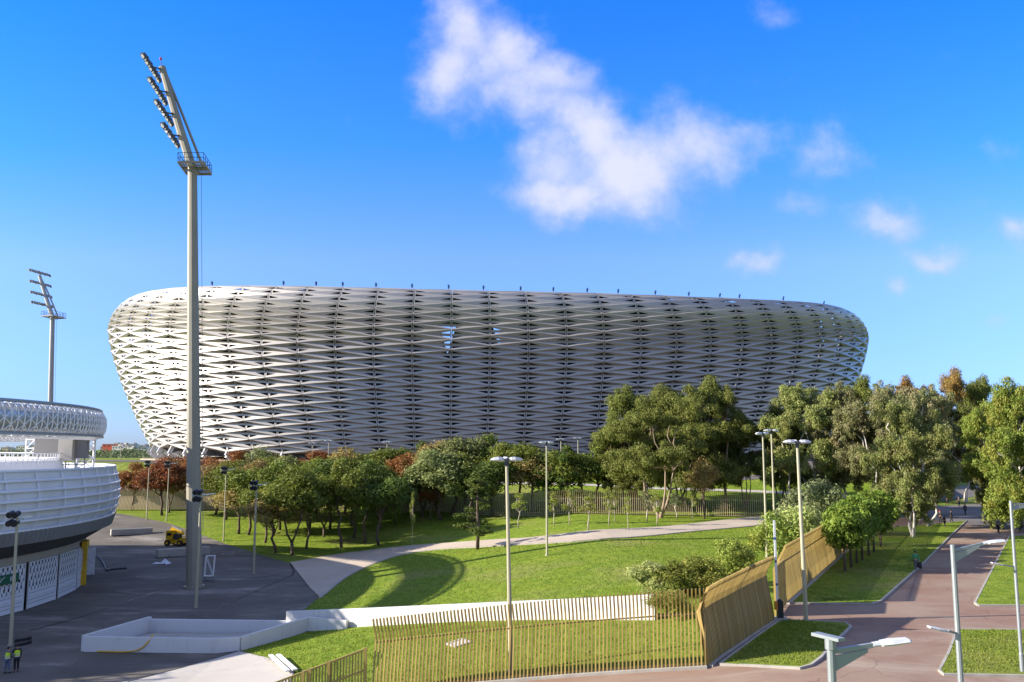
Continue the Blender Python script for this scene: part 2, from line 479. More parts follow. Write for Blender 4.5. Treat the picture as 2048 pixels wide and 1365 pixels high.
M['house_red'] = simple('house_red', (0.55, 0.10, 0.06), 0.8, 0, var=0.08, scale=0.1)


def facade_mat():
    m, t = new_mat('facade_metal')
    b = N(t, 'ShaderNodeBsdfPrincipled', i_Roughness=0.42, i_Metallic=0.5)
    b.inputs['Specular IOR Level'].default_value = 0.4
    g = N(t, 'ShaderNodeNewGeometry')
    base = mix_rgb(t, rng_node(t, world_noise(t, 0.05, 4.0, 0.6), 0.3, 0.7), (0.385, 0.36, 0.335), (0.435, 0.408, 0.38))
    isl = g.outputs['Random Per Island']
    base = mix_rgb(t, math_node(t, 'MULTIPLY', isl, 0.25), base, (0.33, 0.315, 0.30))
    streak = world_noise(t, 0.5, 6.0, 0.7, sc=(1, 1, 0.12))
    base = mix_rgb(t, math_node(t, 'MULTIPLY', rng_node(t, streak, 0.5, 0.8), 0.35), base, (0.31, 0.28, 0.245))
    t.links.new(base, b.inputs['Base Color'])
    return finish(m, t, b.outputs[0])


M['facade'] = facade_mat()
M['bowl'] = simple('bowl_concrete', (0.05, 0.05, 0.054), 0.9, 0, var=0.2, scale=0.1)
M['podium'] = simple('podium_stone', (0.36, 0.30, 0.22), 0.85, 0, var=0.1, scale=0.2)


# ------------------------------------------------------------------ mesh helpers
class MB:
    def __init__(self):
        self.v = []
        self.f = []

    def add(self, vs, fs):
        o = len(self.v)
        self.v.extend([tuple(p) for p in vs])
        self.f.extend([tuple(i + o for i in f) for f in fs])

    def box(self, c, s, rz=0.0, mat=None):
        sx, sy, sz = s[0] / 2, s[1] / 2, s[2] / 2
        vs = [Vector((x, y, z)) for x in (-sx, sx) for y in (-sy, sy) for z in (-sz, sz)]
        m = mat if mat is not None else Matrix.Rotation(rz, 3, 'Z')
        vs = [m @ p + Vector(c) for p in vs]
        self.add(vs, [(0, 1, 3, 2), (4, 6, 7, 5), (0, 4, 5, 1), (2, 3, 7, 6), (0, 2, 6, 4), (1, 5, 7, 3)])

    def bar(self, a, b, w, hgt, up=(0, 0, 1)):
        a = Vector(a)
        b = Vector(b)
        d = b - a
        L = d.length
        d.normalize()
        u = Vector(up)
        s = d.cross(u)
        if s.length < 1e-4:
            s = d.cross(Vector((1, 0, 0)))
        s.normalize()
        u = s.cross(d)
        mat = Matrix((d, s, u)).transposed()
        self.box((a + b) / 2, (L, w, hgt), mat=mat)

    def tube(self, pts, rad, n=8, cap=True):
        pts = [Vector(p) for p in pts]
        if isinstance(rad, (int, float)):
            rad = [rad] * len(pts)
        rings = []
        prev = None
        for i, p in enumerate(pts):
            d = (pts[min(i + 1, len(pts) - 1)] - pts[max(i - 1, 0)])
            if d.length < 1e-9:
                d = Vector((0, 0, 1))
            d.normalize()
            if prev is None:
                ref = Vector((1, 0, 0)) if abs(d.x) < 0.8 else Vector((0, 1, 0))
                s = d.cross(ref).normalized()
            else:
                s = (prev - d * prev.dot(d))
                if s.length < 1e-6:
                    s = d.cross(Vector((0, 1, 0)))
                s.normalize()
            prev = s
            u = d.cross(s)
            rings.append([p + (s * math.cos(2 * PI * k / n) + u * math.sin(2 * PI * k / n)) * rad[i] for k in range(n)])
        vs = [p for r in rings for p in r]
        fs = []
        for i in range(len(rings) - 1):
            for k in range(n):
                k2 = (k + 1) % n
                fs.append((i * n + k, i * n + k2, (i + 1) * n + k2, (i + 1) * n + k))
        if cap:
            fs.append(tuple(range(n - 1, -1, -1)))
            fs.append(tuple((len(rings) - 1) * n + k for k in range(n)))
        self.add(vs, fs)

    def ellipsoid(self, c, r, mat=None, nu=10, nv=6):
        c = Vector(c)
        m = mat if mat is not None else Matrix.Identity(3)
        vs = [c + m @ Vector((0, 0, -r[2]))]
        for j in range(1, nv):
            a = -PI / 2 + PI * j / nv
            for k in range(nu):
                b = 2 * PI * k / nu
                vs.append(c + m @ Vector((r[0] * math.cos(a) * math.cos(b), r[1] * math.cos(a) * math.sin(b), r[2] * math.sin(a))))
        vs.append(c + m @ Vector((0, 0, r[2])))
        fs = []
        for k in range(nu):
            fs.append((0, 1 + (k + 1) % nu, 1 + k))
        for j in range(nv - 2):
            for k in range(nu):
                a = 1 + j * nu + k
                b = 1 + j * nu + (k + 1) % nu
                fs.append((a, b, b + nu, a + nu))
        top = len(vs) - 1
        for k in range(nu):
            a = 1 + (nv - 2) * nu + k
            b = 1 + (nv - 2) * nu + (k + 1) % nu
            fs.append((a, b, top))
        self.add(vs, fs)

    def mesh(self, name, mat=None, smooth=False):
        me = bpy.data.meshes.new(name)
        me.from_pydata(self.v, [], self.f)
        if mat is not None:
            me.materials.append(M[mat] if isinstance(mat, str) else mat)
        if smooth:
            me.polygons.foreach_set('use_smooth', [True] * len(me.polygons))
        me.update()
        return me

    def build(self, name, mat, parent=None, smooth=False):
        return link(name, self.mesh(name, mat, smooth), parent)


def link(name, me, parent=None):
    o = bpy.data.objects.new(name, me)
    col.objects.link(o)
    if parent is not None:
        o.parent = parent
    return o


def tag(o, label=None, cat=None, group=None, kind=None):
    if label:
        o['label'] = label
    if cat:
        o['category'] = cat
    if group:
        o['group'] = group
    if kind:
        o['kind'] = kind
    return o


def thing(name, label, cat, loc=(0, 0, 0), rz=0.0, group=None, scale=None):
    o = bpy.data.objects.new(name, None)
    col.objects.link(o)
    o.location = loc
    o.rotation_euler = (0, 0, rz)
    o.empty_display_size = 0.3
    if scale is not None:
        o.scale = (scale,) * 3 if isinstance(scale, (int, float)) else scale
    return tag(o, label, cat, group)


def kids(o):
    return [c for c in bpy.data.objects if c.parent == o]


def copy_tree(o, loc, rz=None, label=None, group=None):
    def rec(src, par):
        c = src.copy()
        col.objects.link(c)
        c.parent = par
        for ch in kids(src):
            rec(ch, c)
        return c
    r = rec(o, None)
    r.location = loc
    if rz is not None:
        r.rotation_euler = (0, 0, rz)
    if label:
        r['label'] = label
    if group:
        r['group'] = group
    return r


def smooth_poly(pts, n=6, closed=False):
    """Catmull-Rom resample of 2-D points"""
    out = []
    L = len(pts)
    for i in range(L - (0 if closed else 1)):
        if closed:
            p0, p1, p2, p3 = (Vector(pts[(i + k - 1) % L]) for k in range(4))
        else:
            p0, p1, p2, p3 = (Vector(pts[min(max(i + k - 1, 0), L - 1)]) for k in range(4))
        for k in range(n):
            t = k / n
            out.append(0.5 * ((2 * p1) + (p2 - p0) * t + (2 * p0 - 5 * p1 + 4 * p2 - p3) * t * t + (3 * p1 - p0 - 3 * p2 + p3) * t ** 3))
    if not closed:
        out.append(Vector(pts[-1]))
    return out


def drape(name, poly, off, mat, step=2.0, thick=0.0):
    """a ground sheet: outline polygon (x, y) cut to a grid and laid on the terrain"""
    bm = bmesh.new()
    vs = [bm.verts.new((p[0], p[1], 0)) for p in poly]
    f = bm.faces.new(vs)
    bmesh.ops.triangulate(bm, faces=[f])
    xs = [p[0] for p in poly]
    ys = [p[1] for p in poly]
    for ax, lo, hi in ((0, min(xs), max(xs)), (1, min(ys), max(ys))):
        k = math.ceil(lo / step) * step
        while k < hi:
            co = (k, 0, 0) if ax == 0 else (0, k, 0)
            no = (1, 0, 0) if ax == 0 else (0, 1, 0)
            bmesh.ops.bisect_plane(bm, geom=bm.verts[:] + bm.edges[:] + bm.faces[:], plane_co=co, plane_no=no, dist=1e-5)
            k += step
    bmesh.ops.recalc_face_normals(bm, faces=bm.faces[:])
    for v in bm.verts:
        v.co.z = h(v.co.x, v.co.y) + off
    if bm.faces and sum(f.normal.z for f in bm.faces) < 0:
        bmesh.ops.reverse_faces(bm, faces=bm.faces[:])
    bm.normal_update()
    bad = [f for f in bm.faces if f.normal.z < 0]
    if bad:
        bmesh.ops.reverse_faces(bm, faces=bad)
    bm.normal_update()
    if thick:
        ed = [e for e in bm.edges if len(e.link_faces) == 1]
        r = bmesh.ops.extrude_edge_only(bm, edges=ed)
        for g in r['geom']:
            if isinstance(g, bmesh.types.BMVert):
                g.co.z -= thick
    me = bpy.data.meshes.new(name)
    bm.to_mesh(me)
    bm.free()
    me.materials.append(M[mat])
    o = link(name, me)
    return tag(o, kind='structure')


def strip(mb, pts, w, hgt, base_off=-0.1):
    """a kerb: rectangular section swept along ground points (x, y)"""
    n = len(pts)
    vs = []
    for i in range(n):
        a = Vector(pts[max(i - 1, 0)][:2])
        b = Vector(pts[min(i + 1, n - 1)][:2])
        d = (b - a)
        d.normalize()
        s = Vector((d.y, -d.x)) * w / 2
        p = Vector(pts[i][:2])
        z = h(p.x, p.y)
        for q, zz in ((p - s, z + base_off), (p - s, z + hgt), (p + s, z + hgt), (p + s, z + base_off)):
            vs.append((q.x, q.y, zz))
    fs = []
    for i in range(n - 1):
        for k in range(4):
            k2 = (k + 1) % 4
            fs.append((i * 4 + k, i * 4 + k2, i * 4 + 4 + k2, i * 4 + 4 + k))
    fs.append((3, 2, 1, 0))
    fs.append(tuple((n - 1) * 4 + k for k in range(4)))
    mb.add(vs, fs)


def densify(pts, step=1.5):
    out = []
    for a, b in zip(pts[:-1], pts[1:]):
        a = Vector(a[:2])
        b = Vector(b[:2])
        k = max(1, int((b - a).length / step))
        for i in range(k):
            out.append(a.lerp(b, i / k))
    out.append(Vector(pts[-1][:2]))
    return out


def PX(lst):
    return [at(*p).to_2d() for p in lst]


# ------------------------------------------------------------------ ground
def build_ground():
    def lines(lo, hi, fine, far):
        a = list(np.arange(lo, hi + .01, fine))
        k = fine
        p = hi
        while p < far:
            k *= 1.35
            p += k
            a.append(p)
        k = fine
        p = lo
        while p > -far:
            k *= 1.35
            p -= k
            a.insert(0, p)
        return a
    xs = lines(-130, 150, 2.0, 7000)
    ys = [y for y in lines(20, 340, 2.0, 9000) if y > -900]
    vs = []
    for y in ys:
        for x in xs:
            vs.append((x, y, h(x, y) - 0.03))
    nx = len(xs)
    fs = [(j * nx + i, j * nx + i + 1, (j + 1) * nx + i + 1, (j + 1) * nx + i) for j in range(len(ys) - 1) for i in range(nx - 1)]
    mb = MB()
    mb.v = vs
    mb.f = fs
    tag(mb.build('ground', 'grass', smooth=True), kind='structure')


build_ground()

# plaza
pl_right = PX([(590, 1342), (545, 1318), (480, 1301)])
wallA = Vector((-30.0, 72.0))
lawnL = PX([(612, 1217), (634, 1198), (655, 1178), (690, 1155), (740, 1131)])
woodL = PX([(580, 1126), (500, 1103), (440, 1084), (385, 1063), (330, 1045), (280, 1035), (235, 1027)])
plaza = [Vector((-170, 18)), Vector((-9, 18)), Vector((-11.5, 44))] + pl_right + [PX([(560, 1262)])[0]] + lawnL + woodL + [Vector((-110, 190)), Vector((-170, 190))]
drape('plaza', plaza, 0.0, 'asphalt', 2.0)
drape('pale_paving', [Vector((-21, 18)), Vector((-10, 18)), Vector((-12, 44))] + PX([(588, 1343), (543, 1318), (478, 1303), (430, 1318), (330, 1345), (240, 1366)]), 0.012, 'paving', 3.0)
# path
pu = smooth_poly(PX([(580, 1126), (700, 1106), (820, 1092), (960, 1082), (1100, 1072), (1300, 1056), (1430, 1043), (1530, 1032), (1600, 1020)]), 4)
pw = smooth_poly(PX([(640, 1196), (690, 1156), (740, 1131), (800, 1111), (880, 1099), (1000, 1092), (1200, 1079), (1400, 1062), (1530, 1050), (1620, 1038)]), 4)
drape('path', pu + pw[::-1], 0.075, 'path', 2.0)
mb = MB()
strip(mb, pu, 0.35, 0.06)
strip(mb, pw, 0.35, 0.06)
tag(mb.build('path_kerb', 'kerb'), kind='structure')
# embankment paths beyond the far fence
drape('embankment_path', smooth_poly(PX([(900, 960), (1075, 966), (1307, 975), (1450, 979), (1600, 985), (1700, 992)]), 3) +
      smooth_poly(PX([(1700, 998), (1600, 990), (1450, 983), (1307, 979), (1075, 970), (900, 964)]), 3), 0.04, 'paving', 2.0)
drape('embankment_road', PX([(1000, 944), (1300, 957), (1420, 957), (1573, 946), (1720, 940)]) + PX([(1720, 952), (1573, 955), (1420, 965), (1300, 962), (1000, 949)]), 0.04, 'grey_road', 2.0)

drape('stadium_forecourt', [Vector((-70, 206)), Vector((-30, 196)), Vector((0, 184)), Vector((40, 182)), Vector((90, 186)), Vector((110, 205)), Vector((140, 260)), Vector((60, 262)), Vector((-110, 262)), Vector((-140, 260)), Vector((-110, 225))], 0.05, 'asphalt', 4.0)
# red road and its lawns
fa = at(745, 1388).to_2d()
fb = at(1414, 1336).to_2d()
fc = at(1548, 1243).to_2d()
fd = at(1572, 1209).to_2d()
fe = at(1690, 1104).to_2d()
ff = at(1790, 1030).to_2d()
print('FENCE', fa, fb, fc, fd, fe, ff)
red = [Vector((fa.x - 1, 18)), fa, fb, fc, fd, fe] + PX([(1790, 1040), (1800, 1028)]) + [Vector((80, 152)), Vector((120, 152)), Vector((90, 60)), Vector((60, 18))]
drape('red_road', red, 0.0, 'red_road', 3.0)
drape('grey_cross_road', PX([(1770, 1030), (1900, 1045), (2012, 1060), (2085, 1066), (2085, 1002), (1770, 1002)]), 0.02, 'grey_road', 3.0)


def lawn_patch(poly, name='verge_lawn'):
    drape(name, poly, 0.10, 'grass', 2.0)
    k = MB()
    strip(k, densify(list(poly) + [poly[0]], 1.5), 0.14, 0.115)
    tag(k.build('verge_kerb', 'kerb'), kind='structure')


off = Vector((0.35, 0.12))
lawn_patch([fb + Vector((.7, .1))] + PX([(1600, 1339), (1622, 1333), (1642, 1318), (1672, 1285), (1702, 1256), (1690, 1248)]) + [fc + Vector((.5, .1))])
lawn_patch([fd + off] + PX([(1742, 1210), (1762, 1204), (1849, 1126), (1906, 1068), (1934, 1042), (1905, 1046)]) + [fe + Vector((14, 26)), fe + off])
lawn_patch(PX([(1957, 1213), (1950, 1208), (1985, 1140), (2019, 1074), (2100, 1070)]) + [Vector((70, 95)), Vector((75, 60))])
lawn_patch(PX([(1915, 1262), (1897, 1310), (1879, 1344), (1888, 1352)]) + [Vector((52, 40)), Vector((58, 52))])

# ------------------------------------------------------------------ the big stadium
SP = dict(a=128.25, b=104.3, n=2.59, rot=0.1026, cx=-7.4, cy=323.9, zb=13.05, zbe=3.2, zm=41.0, zme=11.6, zt=57.0, zte=6.0, um=0.70,
          ib=13.9, it=10.4, qe=1.38, N=78, ph=-0.397)
NR = 20


def plan_pts(extra=0.0, K=4000):
    p = SP
    t = np.linspace(0, 2 * PI, K + 1)
    c, s = np.cos(t), np.sin(t)
    a, b = p['a'], p['b']
    x = a * np.sign(c) * np.abs(c) ** (2 / p['n'])
    y = b * np.sign(s) * np.abs(s) ** (2 / p['n'])
    L = np.concatenate([[0], np.cumsum(np.hypot(np.diff(x), np.diff(y)))])
    return x, y, L


_px, _py, _pl = plan_pts()


def plan_at(f):
    """f in [0,1): position, outward normal, end factor at that share of the perimeter"""
    L = _pl[-1]
    s = (f % 1.0) * L
    x = np.interp(s, _pl, _px)
    y = np.interp(s, _pl, _py)
    e = 1.2
    x1, y1 = np.interp((s + e) % L, _pl, _px), np.interp((s + e) % L, _pl, _py)
    x0, y0 = np.interp((s - e) % L, _pl, _px), np.interp((s - e) % L, _pl, _py)
    d = Vector((x1 - x0, y1 - y0)).normalized()
    return Vector((x, y)), Vector((d.y, -d.x)), min(1.0, (x / SP['a']) ** 2)


def st_point(f, u, inset=0.0):
    q, n, e = plan_at(f)
    p = SP
    zb = p['zb'] + p['zbe'] * e
    zm = p['zm'] + p['zme'] * e
    zt = p['zt'] + p['zte'] * e - 1.4 * sstep(q.x / SP['a'] / 0.65)
    um = p['um']
    if u < um:
        k = (um - u) / um
        ins = p['ib'] * k ** p['qe']
        z = zm - (zm - zb) * k
    else:
        k = min(1.0, (u - um) / (1 - um)) * PI / 2
        ins = p['it'] * (1 - math.cos(k))
        z = zm + (zt - zm) * math.sin(k)
        if u > 1.0:                      # the shell turns over onto the roof
            ins = p['it'] + (u - 1.0) * 60
            z = zt + 0.6 * (u - 1.0) * 4
    q = q - n * (ins + inset)
    cr, sr = math.cos(p['rot']), math.sin(p['rot'])
    return Vector((p['cx'] + q.x * cr - q.y * sr, p['cy'] + q.x * sr + q.y * cr, z))


# row heights at equal distances along the section
_us = np.linspace(0, 1.0, 400)
_ref = [st_point(0.75, u) for u in _us]
_arc = np.concatenate([[0], np.cumsum([(b - a).length for a, b in zip(_ref[:-1], _ref[1:])])])


def u_of_row(r):
    if r > NR:
        return 1.0 + (r - NR) * 0.045
    return float(np.interp(r / NR * _arc[-1], _arc, _us))


def build_stadium():
    root = thing('stadium', 'huge oval football stadium wrapped in a pale metal lattice of folded diamond panels', 'stadium', (SP['cx'], SP['cy'], 12))
    base = Vector(root.location)
    NC = SP['N']
    ph = SP['ph']
    cache = {}

    def node(i, r):
        k = (i % NC, r)
        if k not in cache:
            cache[k] = st_point(((i + ph) / NC), u_of_row(r))
        return cache[k]

    mb = MB()

    def tri(M_, A, L):
        """panel between the mid point M_, apex A and side node L, with its slot beside the seam"""
        def P(a, m, l):
            return A * a + M_ * m + L * l
        o = [P(.994, 0, .006), P(0, .994, .006), L]
        hl = [P(.72, .25, .03), P(.26, .71, .03), P(.26, .44, .30)]
        nrm = (o[1] - o[0]).cross(o[2] - o[0])
        nrm.normalize()
        inw = Vector((SP['cx'], SP['cy'], 0)) - M_
        inw.z = 0
        inw.normalize()
        dep = 0.2
        back = [p + inw * dep for p in hl]
        v = o + hl + back
        f = [(0, 1, 4, 3), (1, 2, 5, 4), (2, 0, 3, 5), (3, 4, 7, 6), (4, 5, 8, 7), (5, 3, 6, 8)]
        mb.add(v, f)

    TOPR = NR + 1
    for i in range(NC):
        rows = []
        r = 0.5 * (i % 2) - 1.0
        while r < TOPR:
            rows.append(r)
            r += 1.0
        for r in rows:
            lo, hi, mid = r, r + 1.0, r + 0.5
            if mid < 0 or mid > TOPR:
                continue
            Lp, Rp = node(i - 1, mid), node(i + 1, mid)
            nrm = (Rp - Lp)
            nrm = Vector((-nrm.y, nrm.x, 0)).normalized()      # inward (counter-clockwise ring)
            surf = st_point(((i + ph) / NC), u_of_row(max(mid, 0)))
            uu = u_of_row(max(mid, 0))
            ff = (i + ph) / NC
            tv = st_point(ff, min(uu + .01, 1.0)) - st_point(ff, max(uu - .01, 0.0))
            hv = Rp - Lp
            inw = tv.cross(hv).normalized()
            cen = Vector((SP['cx'], SP['cy'], surf.z)) - surf
            if inw.x * cen.x + inw.y * cen.y < 0:
                inw = -inw
            Mm = surf + inw * 0.95
            if hi <= TOPR:
                A = node(i, hi)
                tri(Mm, A, Lp)
                tri(Mm, A, Rp)
            if lo >= 0:
                A = node(i, lo)
                tri(Mm, A, Lp)
                tri(Mm, A, Rp)
    mb.v = [(p[0] - base.x, p[1] - base.y, p[2] - base.z) for p in mb.v]
    mb.build('facade', 'facade', root)

    def ringsurf(specs, closed_n=160):
        m = MB()
        for fi in range(closed_n):
            for (u, ins, dz) in specs:
                p = st_point(fi / closed_n, u, ins)
                m.v.append((p.x - base.x, p.y - base.y, p.z + dz - base.z))
        k = len(specs)
        for fi in range(closed_n):
            g = (fi + 1) % closed_n
            for j in range(k - 1):
                m.f.append((fi * k + j, g * k + j, g * k + j + 1, fi * k + j + 1))
        return m
    # inner concrete bowl: back wall of the stands, then the raked seating inside
    bw_ = MB()
    cn = 156
    for fi in range(cn):
        f = fi / cn
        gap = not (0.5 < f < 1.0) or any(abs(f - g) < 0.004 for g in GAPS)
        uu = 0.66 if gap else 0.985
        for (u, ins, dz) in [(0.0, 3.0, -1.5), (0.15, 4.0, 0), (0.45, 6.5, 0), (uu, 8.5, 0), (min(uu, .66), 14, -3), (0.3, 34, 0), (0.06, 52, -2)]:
            p = st_point(f, u, ins)
            bw_.v.append((p.x - base.x, p.y - base.y, p.z + dz - base.z))
    for fi in range(cn):
        g = (fi + 1) % cn
        for j in range(6):
            bw_.f.append((fi * 7 + j, g * 7 + j, g * 7 + j + 1, fi * 7 + j + 1))
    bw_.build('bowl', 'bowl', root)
    ringsurf([(1.0, 3.0, -0.5), (1.0, 12.0, 1.0), (1.0, 45.0, -1.0), (1.0, 45.0, -3.5), (1.0, 12.0, -2.0), (1.0, 3.0, -1.2)]).build('roof', 'white_metal', root)
    # podium wall
    m = MB()
    K = 120
    prof = [(-9, -6), (-9, -0.2), (-8.6, 0.3), (24, 0.3)]
    for fi in range(K):
        q, n, e = plan_at(fi / K)
        for ins, dz in prof:
            w = q - n * (SP['ib'] + ins * 0.4 + 1)
            cr, sr = math.cos(SP['rot']), math.sin(SP['rot'])
            m.v.append((w.x * cr - w.y * sr, w.x * sr + w.y * cr, dz))
    k = len(prof)
    for fi in range(K):
        g = (fi + 1) % K
        for j in range(k - 1):
            m.f.append((fi * k + j, g * k + j, g * k + j + 1, fi * k + j + 1))
    m.build('podium', 'podium', root)
    # bent fin supports under the lower rim
    for i in range(0, NC, 1):
        f = (i + ph) / NC
        if not (0.42 < f % 1.0 < 1.0):
            continue
        a = st_point(f, 0.0, 0.6) - base
        q, n, e = plan_at(f)
        cr, sr = math.cos(SP['rot']), math.sin(SP['rot'])
        n3 = Vector((n.x * cr - n.y * sr, n.x * sr + n.y * cr, 0))
        knee = Vector((a.x, a.y, 0)) - n3 * -0.8
        mm = MB()
        top = a + Vector((0, 0, 0.6)) - n3 * 0.2
        kn = a - n3 * -0.9
        kn.z = a.z * 0.5 + 0.15
        ft = a - n3 * 2.2
        ft.z = 0.2
        mm.bar(top, kn, 0.35, 1.1, up=n3)
        mm.bar(kn, ft, 0.35, 1.0, up=n3)
        mm.build('support_fin', 'white_metal', root)
    return root


GAPS = []
for f_ in np.linspace(.55, .98, 800):
    q_ = st_point(f_, .72)
    x_ = 1024 + F * q_.x / (q_.y * cT + (q_.z - CZ) * sT)
    if abs(x_ - 905) < .9 or abs(x_ - 1005) < .9:
        GAPS.append(f_)
stadium = build_stadium()


# blue tracer lights standing on the stadium's roof edge
def roof_lights():
    pxs = [(372, 576), (420, 576), (470, 576), (507, 576), (566, 577), (629, 578), (685, 579), (750, 580), (823, 582), (895, 583), (967, 584), (1041, 584),
           (1107, 586), (1174, 587), (1236, 589), (1313, 591), (1380, 592), (1441, 595), (1483, 597), (1536, 600), (1570, 601), (1611, 603), (1636, 604), (1652, 605)]
    # roof edge highest line against the sky, as azimuth -> point
    fs = np.linspace(0.40, 1.06, 900)
    pts = [st_point(f, 1.0) for f in fs]
    az = np.array([1024 + F * p.x / (p.y * cT + (p.z - CZ) * sT) for p in pts])
    front = [k for k in range(len(fs)) if pts[k].y < SP['cy'] + 60]
    names = len(pxs)
    for j, (px, py) in enumerate(pxs):
        k = min(front, key=lambda q: (abs(az[q] - px), pts[q].y))
        p = st_point(fs[k], 1.0, 0.6)
        w = 'above the sunlit left half' if px < 760 else ('above the shaded middle' if px < 1250 else 'near the right end')
        if j == 0:
            lab = 'leftmost small blue spotlight standing on the stadium roof edge'
        elif j == names - 1:
            lab = 'rightmost small blue spotlight standing on the stadium roof edge'
        else:
            lab = 'small blue spotlight standing on the stadium roof edge ' + w
        t = thing('roof_spotlight', lab, 'spotlight', p, 0, 'blue spotlights along the stadium roof edge ' + w if 0 < j < names - 1 else 'blue spotlights along the stadium roof edge')
        m = MB()
        m.tube([(0, 0, -1.2), (0, 0, 0.55)], 0.07, 6)
        m.box((0, 0, 0.5), (0.5, 0.12, 0.12))
        m.build('post', 'dark_steel', t)
        m = MB()
        m.tube([(0, 0.3, 0.6), (0, 0.18, 0.95), (0, -0.1, 1.25), (0, -0.28, 1.4)], [0.18, 0.3, 0.32, 0.2], 8)
        m.build('lamp_housing', 'blue', t)


roof_lights()

# ------------------------------------------------------------------ the athletics stadium on the left
AC = Vector((-87.9, 87.0))
DR = 1.0                        # wall radius offset


def near_cut(a):
    return 1 - 0.17 * sstep((-a - R(14)) / R(42))  # unseen near side drawn in so its shadow clears the plaza paving


def st_curve(Rr, n_arc=70, xs=-175):
    """plan curve of the round end with straight sides running off to the left"""
    pts = []
    for x in np.arange(xs, AC.x, 3.5):
        pts.append((Vector((x, AC.y - Rr)), Vector((0, -near_cut(-PI / 2)))))
    for k in range(n_arc + 1):
        a = -PI / 2 + PI * k / n_arc
        pts.append((Vector((AC.x + Rr * math.cos(a), AC.y + Rr * math.sin(a))), Vector((math.cos(a), math.sin(a))) * near_cut(a)))
    for x in np.arange(AC.x - 3.5, xs, -3.5):
        pts.append((Vector((x, AC.y + Rr)), Vector((0, 1))))
    return pts


def sweep_profile(prof, n_arc=70):
    m = MB()
    c = st_curve(0.0, n_arc)
    for q, n in c:
        for (r, z) in prof:
            w = q + n * (r + DR)
            m.v.append((w.x, w.y, z))
    k = len(prof)
    for i in range(len(c) - 1):
        for j in range(k - 1):
            m.f.append((i * k + j, (i + 1) * k + j, (i + 1) * k + j + 1, i * k + j + 1))
    return m


